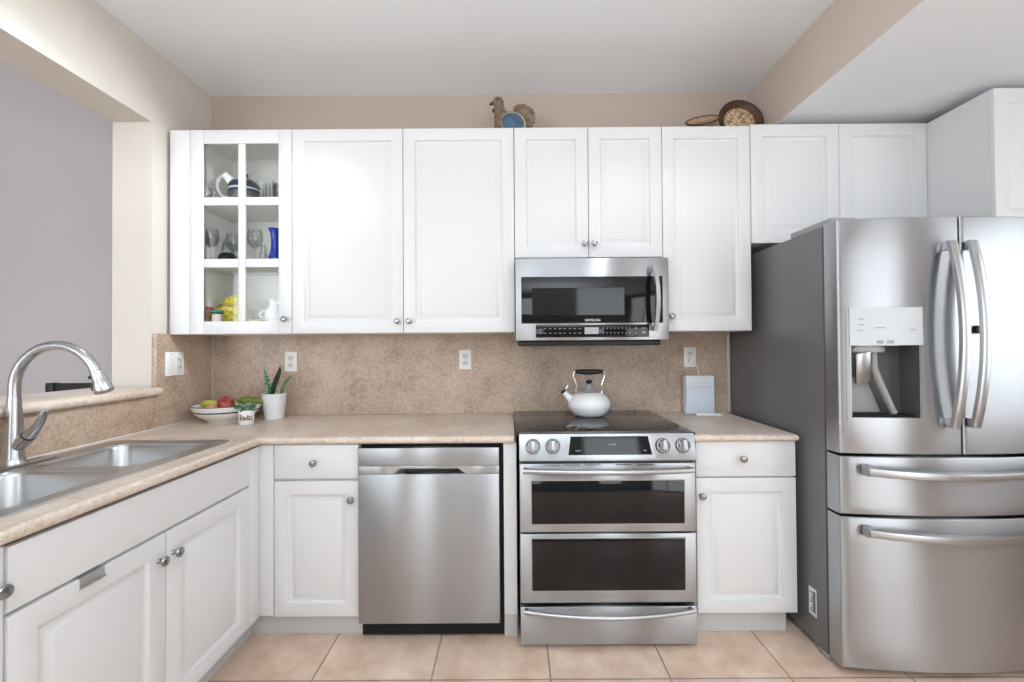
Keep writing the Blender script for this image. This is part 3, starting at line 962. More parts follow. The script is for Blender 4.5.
def curved_front(x0, x1, z0, z1, holes=(), r=.006, yb=-.7595, nx=26, both=True):
    xs = [x0 + (x1 - x0) * k / nx for k in range(nx + 1)] + [x0 + r * q for q in (.08, .3, .6, 1)] + [x1 - r * q for q in (.08, .3, .6, 1)]
    zs = [z0, z1] + [z0 + .006 * q for q in (.1, .4, 1)] + [z1 - .006 * q for q in (.1, .4, 1)] + [z0 + (z1 - z0) * k / 6 for k in range(1, 6)]
    for h in holes: xs += [h[0], h[1]]; zs += [h[2], h[3]]
    xs = sorted(set(round(x, 5) for x in xs)); zs = sorted(set(round(z, 5) for z in zs))

    def fil(d, rr):
        return 0 if d >= rr else rr - math.sqrt(max(0, rr * rr - (rr - d) ** 2))
    def yy(x, z):
        return fy(x) + max(fil(min(x - x0, x1 - x), r), fil(min(z - z0, z1 - z), .006))
    t_ = bmesh.new()
    V = {(i, j): t_.verts.new((x, yy(x, z), z)) for i, x in enumerate(xs) for j, z in enumerate(zs)}
    nI, nJ = len(xs), len(zs)
    for i in range(nI - 1):
        for j in range(nJ - 1):
            mx, mz = (xs[i] + xs[i + 1]) / 2, (zs[j] + zs[j + 1]) / 2
            if any(h[0] < mx < h[1] and h[2] < mz < h[3] for h in holes): continue
            t_.faces.new((V[i, j], V[i + 1, j], V[i + 1, j + 1], V[i, j + 1]))
    # side walls to the back
    loop = [(i, 0) for i in range(nI)] + [(nI - 1, j) for j in range(1, nJ)] + [(i, nJ - 1) for i in range(nI - 2, -1, -1)] + [(0, j) for j in range(nJ - 2, 0, -1)]
    bk = [t_.verts.new((xs[i], yb, zs[j])) for i, j in loop]
    n = len(loop)
    for k in range(n):
        a, c2 = loop[k], loop[(k + 1) % n]
        t_.faces.new((V[a], bk[k], bk[(k + 1) % n], V[c2]))
    t_.faces.new(bk)
    bmesh.ops.recalc_face_normals(t_, faces=t_.faces)
    b = MB(); b._merge(t_)
    return b


HOLE = (1.3025, 1.540, .987, 1.262)
dl = curved_front(FX0 - .0005, FC - .003, .848, 1.751, [HOLE]).build('door', M['steel'], t, 30)
dr_ = curved_front(FC + .003, FX1, .848, 1.751).build('door', M['steel'], t, 30)
dm = curved_front(FX0 - .0005, FX1, .616, .838).build('drawer', M['steel'], t, 30)
db = curved_front(FX0 - .0005, FX1, .030, .606).build('drawer', M['steel'], t, 30)
# dispenser in the left door
hx0, hx1, hz0, hz1 = HOLE
b = MB()
yi = -.775
def fyo(x, o): return fy(x) - o
n = 8
hxs = [hx0 + (hx1 - hx0) * k / n for k in range(n + 1)]
b.rings([[(x, fy(x) + .0006, hz1) for x in hxs], [(x, yi, hz1) for x in hxs]], False, False, False)
b.rings([[(x, fy(x) + .0006, hz0) for x in hxs], [(x, yi, hz0) for x in hxs]], False, False, False)
for x in (hx0, hx1):
    b.rings([[(x, fy(x) + .0006, hz0), (x, fy(x) + .0006, hz1)], [(x, yi, hz0), (x, yi, hz1)]], False, False, False)
b.rings([[(hx0, yi, hz0), (hx0, yi, hz1)], [(hx1, yi, hz0), (hx1, yi, hz1)]], False, False, False)
cv = b.build('dispenser_recess', M['dispback'], dl)
b = MB(); b.rings([[(hx0 + .002, yi - .002, hz0 + .012), (hx0 + .002, yi - .002, hz0 + .15), (hx0 + .004, yi - .004, hz0 + .15)],
                   [(hx0 + .155, yi - .002, hz0 + .012), (hx0 + .10, yi - .002, hz0 + .15), (hx0 + .10, yi - .004, hz0 + .15)]])
b.build('splash_plate', M['dispgrey'], cv)
b = MB(); b.box(hx0 + .002, hx1 - .002, -.84, yi - .001, hz0 + .001, hz0 + .008, .001); b.build('drip_tray', M['gap'], cv)
MB().lathe([(0, 0), (.052, 0), (.056, .012), (.05, .024), (0, .024)], 20, T(hx0 + .075, -.812, hz1 - .026), 1.25, .55).build('nozzle_housing', M['dispgrey'], cv)
b = MB(); pd = T(hx0 + .046, -.828, hz1 - .085) @ RY(-.20) @ RX(.25)
b.box(-.029, .029, -.006, .006, -.062, .062, .004, Mx=pd); b.build('paddle', M['steel_b'], cv)
b = MB(); b.tube([(hx0 + .100, -.812, hz1 - .02), (hx0 + .103, -.812, hz1 - .09), (hx0 + .118, -.812, hz1 - .13), (hx0 + .158, -.812, hz0 + .055), (hx0 + .178, -.812, hz0 + .012)], [.013, .013, .0135, .0125, .012], 12)
b.build('ice_chute', M['dispgrey'], cv)


def curved_plate(b, x0, x1, z0, z1, o0, o1, n=8):
    xs = [x0 + (x1 - x0) * k / n for k in range(n + 1)]
    lo = [(x, fyo(x, o0), z) for z in (z0,) for x in xs]
    rs = []
    for x in xs:
        rs.append([(x, fyo(x, o0), z0), (x, fyo(x, o1), z0), (x, fyo(x, o1), z1), (x, fyo(x, o0), z1)])
    b.rings(rs)


b = MB(); curved_plate(b, 1.2955, 1.553, 1.289, 1.407, -.001, .0022)
cp = b.build('dispenser_panel', M['silver'], dl)
b = MB()
for x, z in ((1.325, 1.362), (1.325, 1.340), (1.322, 1.318), (1.382, 1.328), (1.398, 1.328), (1.505, 1.320)):
    curved_plate(b, x, x + .022, z, z + .004, .002, .0026, 2)
add_print(cp, b, M['dispgrey'])
b = MB(); curved_plate(b, 1.2955, 1.553, 1.2635, 1.2885, -.001, .0030)
st = b.build('button_strip', M['silver'], dl)
for x in (1.388, 1.424):
    b = MB(); curved_plate(b, x, x + .024, 1.270, 1.282, .0028, .0036, 3); b.build('button', M['dispgrey'], st)
b = MB()
for x0, x1, z0, z1 in ((1.283, 1.2935, .974, 1.415), (1.5535, 1.5635, .974, 1.415), (1.2935, 1.5535, .974, .985), (1.2935, 1.5535, 1.4095, 1.415)):
    curved_plate(b, x0, x1, z0, z1, -.001, .0018, 6)
b.build('dispenser_frame', M['steel'], dl)


def door_handle(x, parent):
    b = MB(); rs = []
    n = 24
    for k in range(n + 1):
        u = k / n; c_ = 1 - (2 * u - 1) ** 2
        z = .955 + .697 * u; y = fy(x) - .026 - .040 * c_
        rs.append([(x + q * .0185, y + w_, z) for q, w_ in ((-1, .004), (-.8, -.006), (0, -.010), (.8, -.006), (1, .004), (.6, .010), (-.6, .010))])
    b.rings(rs)
    h = b.build('handle', M['steel_b'], parent)
    for z in (.972, 1.635):
        MB().box(x - .013, x + .013, fy(x) - .032, fy(x) + .001, z - .016, z + .016, .003).build('handle_mount', M['steel_b'], h)


door_handle(1.639, dl); door_handle(1.714, dr_)
b = MB(); b.box(FC + .050, FC + .072, fy(FC) - .010, fy(FC) + .001, 1.305, 1.335, .003); b.build('door_latch', M['black'], dr_)


def drawer_handle(z, parent):
    b = MB(); rs = []
    n = 28; x0, x1 = 1.330, FX1 - .074
    for k in range(n + 1):
        u = k / n; c_ = 1 - (2 * u - 1) ** 2
        x = x0 + (x1 - x0) * u; y = fy(x) - .030 - .012 * c_; zz = z - .014 * c_
        rs.append([(x, y + w_, zz + q * .0180) for q, w_ in ((-1, .004), (-.7, -.007), (0, -.010), (.7, -.007), (1, .004), (.5, .010), (-.5, .010))])
    b.rings(rs)
    h = b.build('handle', M['steel_b'], parent)
    for x in (x0 + .012, x1 - .012):
        MB().box(x - .014, x + .014, fy(x) - .030, fy(x) + .001, z - .020, z + .020, .004).build('handle_mount', M['dispgrey'], h)


drawer_handle(.790, dm); drawer_handle(.560, db)
s = MB().box(FX0 - .0008, FX0 + .0002, -.690, -.645, .128, .242).build('energy_label', M['sticker'], t)
b = MB()
for k in range(7): b.box(FX0 - .0012, FX0 - .0006, -.684, -.652 - (k % 3) * .006, .142 + k * .0125, .149 + k * .0125)
b.box(FX0 - .0012, FX0 - .0006, -.684, -.672, .142, .232)
add_print(s, b, M['stickerg'])


# ================================================================== SMALL THINGS
def remesh(o, voxel, smooth_it=6):
    m = o.modifiers.new('remesh', 'REMESH'); m.mode = 'VOXEL'; m.voxel_size = voxel
    s = o.modifiers.new('smooth', 'SMOOTH'); s.iterations = smooth_it; s.factor = .5
    bpy.context.view_layer.update()
    dg = bpy.context.evaluated_depsgraph_get()
    me = bpy.data.meshes.new_from_object(o.evaluated_get(dg))
    o.modifiers.clear()
    o.data = me
    for p in me.polygons: p.use_smooth = True
    return o


def dup(root, loc, label, rz=None):
    r = root.copy(); COL.objects.link(r); r.location = loc; r['label'] = label
    if rz is not None: r.rotation_euler = (0, 0, rz)
    for ch in list(root.children):
        c = ch.copy(); COL.objects.link(c); c.parent = r
        for g in list(ch.children):
            d = g.copy(); COL.objects.link(d); d.parent = c
    return r


# ---- wall outlets (faces the viewer; local z is up)
def outlet_parts(t):
    b = MB(); b.box(-.035, .035, -.005, 0, -.057, .057, .002); b.build('cover_plate', M['plate'], t)
    for dz in (.020, -.020):
        f = MB().prism([(p[0], p[1]) for p in rrect(0, 0, .0165, .0135, .010, 0)], 0, .0025, Mx=T(0, -.005, dz) @ RX(PI / 2)).build('receptacle', M['recept'], t)
        for dx, h in ((-.0065, .009), (.0065, .007)):
            MB().box(dx - .0012, dx + .0012, -.0079, -.0070, dz + .003 - h / 2, dz + .003 + h / 2).build('slot', M['slot'], f)
        MB().lathe([(0, 0), (.0024, 0), (.0024, .0006), (0, .0006)], 10, T(0, -.0073, dz - .0075) @ RX(PI / 2)).build('ground_hole', M['slot'], f)
    MB().lathe([(0, 0), (.003, 0), (.0025, .001), (0, .0012)], 10, T(0, -.005, 0) @ RX(PI / 2)).build('screw', M['nickel'], t)


GO = 'wall outlets'
ot = thing('wall_outlet', 'white duplex outlet on the backsplash behind the snake plant', 'outlet', (-1.283, -.0182, 1.187), GO, local=True)
outlet_parts(ot)
dup(ot, (-.274, -.0182, 1.192), 'white duplex outlet on the backsplash above the dishwasher')
dup(ot, (1.025, -.0182, 1.198), 'white duplex outlet on the backsplash with a cord plugged in above the white device')
t = thing('switch_plate', 'white two-gang plate with switch and outlet on the left wall', 'switch plate', (-1.7388, -.295, 1.19), local=True, rot=(0, 0, PI / 2))
b = MB(); b.box(-.0585, .0585, -.006, 0, -.0605, .0605, .002); b.build('cover_plate', M['plate'], t)
MB().box(-.042, -.010, -.0085, -.006, -.034, .034, .001).build('rocker_switch', M['white'], t)
f = MB().box(.010, .042, -.0080, -.006, -.034, .034, .001).build('receptacle', M['recept'], t)
for dz in (.018, -.018):
    for dx in (.020, .032):
        MB().box(dx - .0013, dx + .0013, -.0085, -.0078, dz - .005, dz + .005).build('slot', M['slot'], f)
for dz in (.048, -.048):
    for dx in (-.026, .026):
        MB().lathe([(0, 0), (.0033, 0), (.0028, .001), (0, .0012)], 10, T(dx, -.006, dz) @ RX(PI / 2)).build('screw', M['nickel'], t)

# ---- wifi device, its cord and the white stick
t = thing('wifi_router', 'pale blue box-shaped router standing against the backsplash', 'router', (1.056, -.056, ZT), local=True)
b = MB(); b.box(-.081, .081, -.024, .024, .001, .217, .006, 3); b.build('body', M['router'], t)
MB().box(-.080, .080, -.0252, .0, .152, .2155, .005, 3).build('top_band', M['router_top'], t)
MB().box(-.078, .078, -.0275, -.023, .006, .149, .003, 2).build('front_panel', M['router'], t)
b = MB(); b.tube([(-.082 - .006 + .007 * math.cos(a), -.01, .072 + .010 * math.sin(a)) for a in [PI / 2 + PI * k / 10 for k in range(11)]], .0022, 8)
b.build('side_clip', M['white'], t)
t = thing('power_cord', 'short white cord running from the outlet down behind the router', 'cord', (1.03, -.03, 1.178))
MB().box(1.014, 1.040, -.046, -.0268, 1.165, 1.190, .004).build('plug', M['white'], t)
MB().tube([(1.038, -.040, 1.170), (1.052, -.043, 1.155), (1.060, -.040, 1.13), (1.066, -.034, 1.104), (1.068, -.027, 1.07), (1.068, -.0255, .99)], .0032, 10).build('cable', M['white'], t)
t = thing('remote_stick', 'thin white stick lying on the countertop in front of the router', 'remote', (1.078, -.135, ZT), local=True, rot=(0, 0, -.05))
b = MB(); b.box(-.068, .062, -.010, .010, .0005, .014, .004, 3); b.build('body', M['white'], t)
MB().box(.0625, .068, -.008, .008, .002, .0125, .002).build('end_cap', M['plate'], t)
MB().lathe([(0, 0), (.0045, 0), (.004, .0012), (0, .0015)], 12, T(.045, 0, .014)).build('button', M['dispgrey'], t)

# ---- kettle
t = thing('kettle', 'white enamel whistling kettle with black grip on the cooktop', 'kettle', (.405, -.215, .8987), local=True)
MB().lathe([(0, .0), (.070, .0), (.080, .004), (.097, .020), (.110, .042), (.1125, .058), (.109, .078), (.097, .098), (.076, .114), (.055, .120), (.052, .1195), (0, .1195)], 40).build('body', M['enamel'], t, 50)
l = MB().lathe([(.056, .119), (.058, .123), (.050, .127), (.034, .134), (.022, .146), (.013, .160), (.009, .164), (0, .165)], 30).build('lid', P('satin_steel', (.80, .82, .85), .6, 1.0), t)
MB().lathe([(0, .160), (.008, .161), (.008, .168), (.018, .174), (.0185, .181), (.012, .187), (0, .188)], 22).build('lid_knob', M['black'], l)
s = MB().tube([(-.088, 0, .076), (-.108, 0, .097), (-.122, 0, .112), (-.133, 0, .124)], [.026, .0195, .016, .0148], 18).build('spout', M['enamel'], t)
wv = MB().tube([(-.1325, 0, .1235), (-.1405, 0, .1325)], [.0155, .0135], 16).build('whistle', M['black'], s)
MB().tube([(-.128, 0, .134), (-.118, 0, .147), (-.112, .0, .160)], [.0042, .005, .003], 8).build('whistle_lever', M['chrome'], wv)
hd = MB()
for sg in (-1, 1):
    MB().tube([(sg * .066, 0, .116), (sg * .071, 0, .134), (sg * .0655, 0, .155), (sg * .073, 0, .180), (sg * .083, 0, .206), (sg * .084, 0, .221), (sg * .077, 0, .229), (sg * .068, 0, .2305)], .0042, 10).build('handle_wire', M['chrome'], t)
MB().tube([(-.074, 0, .231), (-.067, 0, .2315), (-.04, 0, .2305), (0, 0, .2285), (.04, 0, .2305), (.067, 0, .2315), (.074, 0, .231)], [.007, .0105, .013, .0155, .013, .0105, .007], 14).build('grip', M['black'], t)

# ---- bowl of fruit
BX, BY = -1.531, -.191
t = thing('fruit_bowl', 'wide white pottery bowl with dark blue rings holding fruit in the corner', 'bowl', (BX, BY, ZT + .0005), local=True)
MB().lathe([(0, .004), (.075, .004), (.078, 0), (.090, 0), (.092, .008), (.115, .025), (.148, .052), (.152, .063), (.156, .070), (.1645, .096), (.1652, .0995), (.1625, .100), (.150, .072), (.140, .052), (.105, .026), (.07, .015), (0, .013)], 56, Matrix.Diagonal((1, 1, .92, 1))).build('bowl', M['bowl'], t, 40)
GFr = 'fruit in the bowl'


def fruit(name, label, prof, loc, mat, rot=(0, 0, 0), stalk=True):
    r = thing(name, label, 'fruit', loc, GFr, local=True, rot=rot)
    MB().lathe(prof, 26).build('flesh', mat, r, 60)
    if stalk: MB().tube([(0, 0, prof[-1][1] - .002), (.002, 0, prof[-1][1] + .008), (.006, 0, prof[-1][1] + .016)], .0018, 6).build('stalk', M['stalk'], r)
    return r


AP = [(r * .9, z * .9) for r, z in [(0, -.034), (.012, -.038), (.027, -.033), (.040, -.014), (.044, .006), (.041, .024), (.030, .036), (.015, .038), (.005, .033), (0, .030)]]
fruit('apple', 'red apple on top of the fruit in the blue-ringed bowl', AP, (BX + .012, BY - .035, ZT + .092), M['apple'], (.5, .2, 0))
fruit('peach', 'orange peach half hidden under the red apple in the bowl', [(r * .82, z * .82) for r, z in AP], (BX - .020, BY - .100, ZT + .068), M['peach'], (.3, -.4, 0), False)


def banana(name, label, pts, rads, mat, tipm):
    r = thing(name, label, 'fruit', (BX, BY, ZT), GFr, local=True)
    MB().tube(pts, rads, 10).build('peel', mat, r, 60)
    e0, e1 = Vector(pts[-2]), Vector(pts[-1]); d = (e1 - e0).normalized()
    MB().tube([e1 - d * .002, e1 + d * .010, e1 + d * .020], [rads[-1] * .9, .0045, .0045], 8).build('stem', tipm, r)
    return r


def arcpts(x0, x1, y, z, up, n=9, yb=0.):
    return [(x0 + (x1 - x0) * k / (n - 1), y + yb * (1 - (2 * k / (n - 1) - 1) ** 2), z + up * (1 - (2 * k / (n - 1) - 1) ** 2)) for k in range(n)]


RB = [.007, .014, .018, .0195, .020, .0195, .018, .013, .006]
banana('banana', 'yellow-green banana at the left side of the fruit bowl', arcpts(-.140, -.022, .0, .080, .016, yb=-.03), RB, M['banana'], M['stalk'])
banana('banana', 'yellow-green banana curving behind the peach in the fruit bowl', arcpts(-.11, -.008, .060, .078, .014, yb=.03), RB, M['banana'], M['stalk'])
banana('plantain', 'dark green plantain lying at the right side of the fruit bowl with dark tip', arcpts(.045, .185, .015, .098, .012, yb=-.02), [r * .95 for r in RB], M['greenb'], M['stalk'])

# ---- succulent in the lettered cup
t = thing('potted_succulent', 'tiny succulent in a white cup with gold lettering beside the fruit bowl', 'plant', (-1.360, -.305, ZT), local=True)
MB().lathe([(0, .001), (.032, .001), (.0345, .004), (.036, .071), (.0352, .074), (.033, .073), (.032, .060), (0, .060)], 32).build('cup', M['ceramic'], t, 40).__setitem__('label', 'white cup with gold lettering')
MB().lathe([(0, .066), (.032, .064), (.032, .059), (0, .059)], 20).build('soil', M['soil'], t)
b = MB()
def scr(u, v):
    a = (u - .5) * 1.9 + .50
    return (.0362 * math.sin(a), -.0362 * math.cos(a), .037 + v)
strokes = [[(.02, .012), (.12, .015), (.22, .016)], [(.13, .015), (.12, .0), (.10, -.014)], [(.28, .010), (.22, .0), (.25, -.011), (.33, -.008), (.36, .002), (.30, .011)],
           [(.40, .006), (.41, -.009), (.47, -.008), (.50, .006), (.51, -.009)], [(.63, .016), (.58, .004), (.57, -.010)], [(.70, .012), (.67, -.010)], [(.67, .0), (.76, .009)], [(.69, .0), (.78, -.011)],
           [(.92, .010), (.85, .006), (.90, -.002), (.87, -.011), (.80, -.010)]]
for s in strokes:
    b.tube([scr(u, v) for u, v in s], [.0015 + .0013 * (k % 2) for k in range(len(s))], 6)
b.build('lettering', M['gold'], t)
b = MB()
for k in range(46):
    a = random.uniform(0, 2 * PI); el = random.uniform(.55, 1.5); r0 = random.uniform(.002, .024)
    base = Vector((r0 * math.cos(a), r0 * math.sin(a), .062)); L = random.uniform(.030, .056)
    d = Vector((math.cos(a) * math.cos(el), math.sin(a) * math.cos(el), math.sin(el)))
    b.tube([base, base + d * L * .45, base + d * L * .8 + Vector((0, 0, .003)), base + d * L + Vector((0, 0, .006))], [.0035, .0052, .0040, .0008], 7)
b.build('foliage', M['succ'], t)

# ---- snake plant
t = thing('potted_snake_plant', 'small snake plant with three pointed leaves in a white textured pot', 'plant', (-1.314, -.135, ZT), local=True)
b = MB(); n = 36; rs = []
for i in range(15):
    u = i / 14; r = .0465 + (.0615 - .0465) * u
    rs.append([((r + 0.0028 * math.cos(9 * (2 * PI * k / n) + PI * (i % 2)) * math.sin(PI * u)) * math.cos(2 * PI * k / n), (r + 0.0028 * math.cos(9 * (2 * PI * k / n) + PI * (i % 2)) * math.sin(PI * u)) * math.sin(2 * PI * k / n), .001 + .134 * u) for k in range(n)])
rs.append([(0.0625 * math.cos(2 * PI * k / n), 0.0625 * math.sin(2 * PI * k / n), .1365) for k in range(n)])
rs.append([(0.0625 * math.cos(2 * PI * k / n), 0.0625 * math.sin(2 * PI * k / n), .1400) for k in range(n)])
rs.append([(0.0575 * math.cos(2 * PI * k / n), 0.0575 * math.sin(2 * PI * k / n), .1405) for k in range(n)])
rs.append([(0.0550 * math.cos(2 * PI * k / n), 0.0550 * math.sin(2 * PI * k / n), .118) for k in range(n)])
b.rings(rs); b.build('pot', M['potwhite'], t, 50)
MB().lathe([(0, .128), (.03, .127), (.0552, .124), (.0548, .118), (0, .118)], 24).build('soil', M['soil'], t)


def blade(pts, ws, mat, facing=(0, -1, 0)):
    b = MB(); pts = [Vector(p) for p in pts]; rs = []
    for i, p in enumerate(pts):
        d = (pts[min(i + 1, len(pts) - 1)] - pts[max(i - 1, 0)]).normalized()
        s = d.cross(Vector(facing)).normalized(); nrm = s.cross(d).normalized()
        w_ = ws[i]
        rs.append([tuple(p + s * w_ * q + nrm * w_ * h) for q, h in ((-1, .15), (-.5, -.18), (0, -.30), (.5, -.18), (1, .15), (.5, .02), (0, -.10), (-.5, .02))])
    b.rings(rs); return b.build('leaf', mat, t, 60)


blade([(-.030, 0, .120), (-.034, -.002, .175), (-.040, -.004, .220), (-.048, -.005, .255), (-.054, -.005, .272)], [.013, .0165, .013, .007, .001], M['leaf_s'])
blade([(-.016, .005, .120), (-.004, .004, .180), (.016, .0, .225), (.031, -.002, .265), (.033, -.002, .292)], [.011, .013, .0125, .009, .001], M['leaf_d'], (.5, -1, 0))
blade([(.034, .0, .120), (.046, -.002, .165), (.066, -.004, .205), (.090, -.006, .228), (.104, -.006, .238)], [.008, .0095, .0085, .005, .001], M['leaf_g'])

# ---- rooster on the cabinet tops
t = thing('rooster_figurine', 'brown rooster figurine with blue wing standing on top of the wall cabinets', 'figurine', (.0, -.185, UT), local=True)
b = MB()
b.sphere((-.004, 0, .080), .080, 1.10, .62, .98)
b.tube([(-.044, 0, .09), (-.056, 0, .140), (-.064, 0, .180), (-.067, 0, .206)], [.050, .036, .027, .024], 16)
b.sphere((-.069, 0, .210), .029, 1.1, .8, .92)
b.tube([(0, 0, .012), (0, 0, .001)], [.05, .055], 20)
o = b.build('body', M['wood'], t); remesh(o, .005)
b = MB()
for k in range(9):
    a = -.50 + 2.25 * k / 8
    c = Vector((.042, .003 * ((k % 3) - 1), .120)); L = .092 - .010 * abs(k - 4) / 4
    d = Vector((math.cos(a), 0, math.sin(a)))
    e = c + d * L
    b.tube([c, c + d * L * .5, e - d * .012, e + Vector((.006, 0, -.004))], [.016, .022, .019, .006], 10, flat=.55, updir=(0, 1, 0))
o = b.build('tail', M['wood'], t); remesh(o, .0045, 4)
w1 = MB().sphere((.012, -.043, .074), .065, 1.06, .20, .90, 28, 16, Mx=RY(.5)).build('wing_edge', M['rimtan'], t)
MB().sphere((.010, -.0475, .0725), .0595, 1.06, .22, .89, 28, 16, Mx=RY(.5)).build('wing', M['wingblue'], t)
b = MB(); b.tube([(-.092, 0, .209), (-.108, 0, .202), (-.118, 0, .199)], [.011, .008, .002], 10); b.build('beak', M['wood_d'], t)
b = MB()
b.tube([(-.092, 0, .229), (-.074, 0, .238), (-.054, 0, .234), (-.042, 0, .214)], [.005, .007, .007, .004], 10, flat=.6); b.build('comb', M['wood_d'], t)
b = MB(); b.sphere((-.094, 0, .166), .010, .8, .6, 1.25, 12, 8); b.build('wattle', M['wood_d'], t)
b = MB(); b.sphere((-.072, -.0225, .214), .0052, 1, .6, 1, 10, 8); b.build('eye', M['wood_d'], t)


# ---- baskets on the cabinet tops
def tray(label, loc, r, rot, rimm, innerm):
    t = thing('basket_tray', label, 'basket', loc, 'basket trays on the wall cabinets', local=True, rot=rot)
    MB().lathe([(0, -.030), (r * .70, -.030), (r * .76, -.026), (r * .93, -.004), (r * .90, -.001), (r * .735, -.019), (r * .68, -.022), (0, -.022)], 40).build('shell', rimm, t, 40)
    MB().lathe([(0, -.0205), (r * .66, -.0205), (r * .70, -.0185), (r * .69, -.0175), (0, -.0190)], 40).build('woven_centre', innerm, t, 40)
    b = MB(); b.tube([((r * .955) * math.cos(2 * PI * k / 44), (r * .955) * math.sin(2 * PI * k / 44), -.001) for k in range(45)], r * .05, 10); b.build('rim', M['wood_d'], t, 60)


tray('round brown basket tray with pale woven centre propped upright on the cabinets', (1.250, -.180, UT + .113), .121, (math.radians(78), 0, 0), M['basket'], M['straw'])
tray('smaller tan basket tray lying tilted left of the round brown one', (1.030, -.20, UT + .098), .086, (math.radians(36), math.radians(-16), 0), M['tan'], M['tan'])

# ================================================================== INSIDE THE GLASS CABINET
S3, S2, S1 = 2.018, 1.703, 1.3895
t = thing('teapot', 'floral teapot with navy top and white handle on the top cabinet shelf', 'teapot', (-1.432, -.195, S3 + .0005), local=True)
t.scale = (1.1, 1.1, 1.22)
MB().lathe([(0, .001), (.045, .001), (.048, .004), (.066, .030), (.076, .062), (.074, .088), (.060, .108), (.040, .116), (0, .117)], 32).build('body', M['teapot'], t, 60)
l = MB().lathe([(.042, .1165), (.042, .121), (.028, .132), (.010, .137), (0, .138)], 24).build('lid', M['floral'], t)
MB().sphere((0, 0, .146), .011, 1, 1, 1, 14, 10).build('lid_knob', M['wood_d'], l)
MB().tube([(-.066, -.01, .102), (-.088, -.012, .132), (-.112, -.014, .138), (-.130, -.015, .118), (-.130, -.015, .085), (-.112, -.014, .055), (-.066, -.01, .035)], .0085, 12).build('handle', M['ceramic'], t)
MB().tube([(-.030, -.062, .100), (-.045, -.072, .118), (-.052, -.078, .128)], [.022, .016, .013], 12).build('spout', M['ceramic'], t)
t = thing('teacup', 'small floral cup left of the teapot on the top cabinet shelf', 'cup', (-1.605, -.272, S3), local=True)
MB().lathe([(0, .001), (.022, .001), (.026, .01), (.036, .05), (.040, .085), (.0385, .086), (.034, .05), (.02, .012), (0, .01)], 26).build('cup', M['floral'], t, 60)
MB().tube([(.036, 0, .07), (.054, 0, .07), (.058, 0, .05), (.050, 0, .032), (.030, 0, .030)], .004, 8).build('handle', M['floral'], t)
t = thing('drinking_glass', 'clear tumbler nearest the teapot on the top cabinet shelf', 'glass', (-1.335, -.215, S3), 'clear tumblers', local=True)
MB().lathe([(0, .001), (.022, .001), (.0225, .004), (.027, .135), (.0258, .136), (.0215, .010), (0, .009)], 24).build('tumbler', M['glassware'], t, 40)
dup(t, (-1.288, -.180, S3), 'clear tumbler in the middle of the row on the top cabinet shelf')
dup(t, (-1.243, -.225, S3), 'clear tumbler at the right end of the top cabinet shelf')
WG = [(0, .001), (.034, .001), (.033, .003), (.006, .008), (.004, .015), (.0038, .085), (.008, .095), (.028, .112), (.039, .140), (.037, .172), (.031, .198), (.0298, .198), (.0355, .172), (.0372, .140), (.026, .115), (.0, .100)]
t = thing('wine_glass', 'clear stemmed glass at the left end of the middle cabinet shelf', 'glass', (-1.590, -.240, S2), 'clear stemmed glasses', local=True)
MB().lathe(WG, 26).build('goblet', M['glassware'], t, 50)
dup(t, (-1.545, -.130, S2), 'clear stemmed glass behind the dark round holder')
dup(t, (-1.372, -.215, S2), 'clear stemmed glass just right of the glass door centre bar')
t = thing('candle_holder', 'dark round candle holder with clear chimney on the middle cabinet shelf', 'candle holder', (-1.498, -.245, S2), local=True)
MB().lathe([(0, .001), (.025, .001), (.040, .015), (.044, .035), (.038, .055), (.028, .063), (0, .064)], 26).build('holder', M['glass_black'], t, 60)
MB().lathe([(.026, .064), (.030, .075), (.022, .100), (.020, .125), (.019, .125), (.021, .099), (.028, .075), (.0245, .0645)], 22).build('chimney', M['glassware'], t, 60)
t = thing('shot_glass', 'small clear glass with amber base beside the blue vase', 'glass', (-1.315, -.235, S2), local=True)
MB().lathe([(0, .001), (.026, .001), (.028, .012), (.016, .030), (0, .032)], 20).build('base', M['amber'], t, 50)
MB().lathe([(.012, .030), (.018, .045), (.012, .085), (.009, .11), (.008, .11), (.011, .084), (.0165, .045), (.0105, .031)], 20).build('stem', M['glassware'], t, 50)
t = thing('vase', 'slim cobalt blue vase on the middle cabinet shelf', 'vase', (-1.252, -.235, S2), local=True)
MB().lathe([(0, .001), (.028, .001), (.033, .018), (.033, .040), (.026, .065), (.021, .095), (.020, .135), (.023, .168), (.034, .193), (.0325, .193), (.021, .168), (.018, .135), (0, .12)], 26).build('vase', M['blueglass'], t, 60)
t = thing('yellow_bundle', 'yellow wrapped lumpy bundle on the bottom cabinet shelf', 'bundle', (-1.520, -.160, S1), local=True)
b = MB(); b.sphere((0, 0, .082), .075, 1, .85, 1.08); b.sphere((.02, -.01, .130), .05, 1.1, .8, .8); b.sphere((-.03, -.02, .06), .05); b.sphere((.0, 0, .04), .06, 1.15, .9, .66)
o = b.build('wrapping', M['yellow'], t); remesh(o, .005)
for v in o.data.vertices:
    p = v.co
    f_ = 1 + .035 * math.sin(p.z * 160 + p.x * 40) * math.cos(p.x * 90)
    v.co = (p.x * f_, p.y * f_, p.z)
MB().tube([(-.055, -.052, .10), (-.02, -.066, .112), (.03, -.062, .105), (.060, -.045, .112)], .004, 8).build('tie', M['straw'], t)
t = thing('jar', 'brown patterned jar at the left end of the bottom cabinet shelf', 'jar', (-1.592, -.255, S1), 'small jars in the glass cabinet', local=True)
MB().lathe([(0, .001), (.026, .001), (.029, .006), (.031, .04), (.028, .068), (.022, .076), (0, .077)], 24).build('body', M['jarbrown'], t, 50)
MB().lathe([(0, .076), (.021, .076), (.022, .079), (.022, .091), (.019, .095), (0, .096)], 24).build('lid', M['apple'], t, 50)
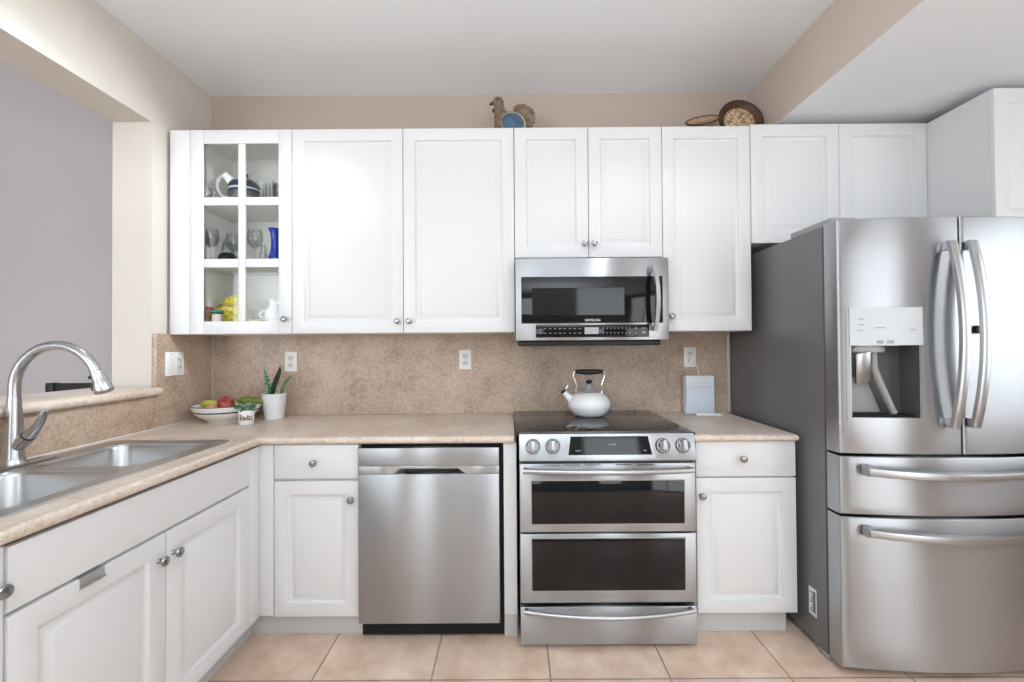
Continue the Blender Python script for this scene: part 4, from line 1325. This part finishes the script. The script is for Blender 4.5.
t = thing('jar', 'small pale pink jar with green lid in front of the yellow bundle', 'jar', (-1.532, -.274, S1), 'small jars in the glass cabinet', local=True)
MB().lathe([(0, .001), (.0225, .001), (.0235, .004), (.0235, .052), (.021, .056), (0, .056)], 24).build('body', M['jarpink'], t, 50)
MB().lathe([(.0215, .0555), (.0235, .057), (.0235, .063), (0, .063)], 24).build('collar', M['black'], t, 50)
MB().lathe([(0, .063), (.030, .063), (.031, .066), (.029, .072), (.02, .076), (0, .077)], 24).build('lid', M['greenlid'], t, 50)
t = thing('pitcher', 'white ceramic pitcher at the right of the bottom cabinet shelf', 'pitcher', (-1.272, -.200, S1), local=True)
MB().lathe([(0, .001), (.035, .001), (.042, .01), (.052, .045), (.046, .075), (.030, .095), (.027, .118), (.033, .135), (.0315, .135), (.0255, .118), (.02, .10), (0, .095)], 28).build('body', M['ceramic'], t, 60)
MB().tube([(-.044, -.01, .030), (-.066, -.02, .040), (-.072, -.022, .060), (-.058, -.018, .076), (-.036, -.01, .078)], .008, 10).build('handle', M['ceramic'], t)
MB().tube([(.026, -.01, .112), (.036, -.014, .128), (.042, -.016, .136)], [.012, .010, .006], 10).build('lip', M['ceramic'], t)
t = thing('glass_bowl', 'clear glass bowl beside the white pitcher on the bottom cabinet shelf', 'bowl', (-1.385, -.120, S1), local=True)
MB().lathe([(0, .001), (.028, .001), (.032, .006), (.052, .04), (.060, .085), (.0585, .085), (.05, .042), (.030, .010), (0, .008)], 28).build('bowl', M['glassware'], t, 50)
t = thing('dish', 'small pale yellow dish at the front of the bottom cabinet shelf', 'dish', (-1.345, -.252, S1), local=True)
MB().lathe([(0, .001), (.022, .001), (.026, .004), (.043, .026), (.0415, .0265), (.024, .008), (0, .006)], 26).build('dish', P('pale_yellow_glaze', (.72, .66, .38), .3), t, 50)
MB().tube([(-.02, -.01, .030), (.03, .012, .034)], .0022, 8).build('spoon_handle', M['black'], t)

# ================================================================== NEXT ROOM
t = thing('dining_chair', 'black high-backed chair seen over the ledge in the next room', 'chair', (-2.12, -.50, 0), local=True)
CW = .22
for sx in (-1, 1):
    MB().box(sx * CW - .018, sx * CW + .018, -.20, -.165, .001, .45, .004).build('leg', M['darkwood'], t)
    b = MB(); b.box(sx * CW - .018, sx * CW + .018, .165, .205, .001, 1.098, .004); b.build('leg', M['darkwood'], t)
MB().box(-CW - .02, CW + .02, -.21, .163, .4505, .49, .010).build('seat', M['darkwood'], t)
b = MB(); b.box(-CW + .0185, CW - .0185, .175, .195, .96, 1.096, .003); b.build('top_rail', M['darkwood'], t)
for k in range(5):
    x = -.15 + .075 * k
    MB().box(x - .012, x + .012, .178, .192, .4905, .9595, .002).build('back_slat', M['darkwood'], t)

for o in list(bpy.data.objects):
    if '_local' in o: del o['_local']
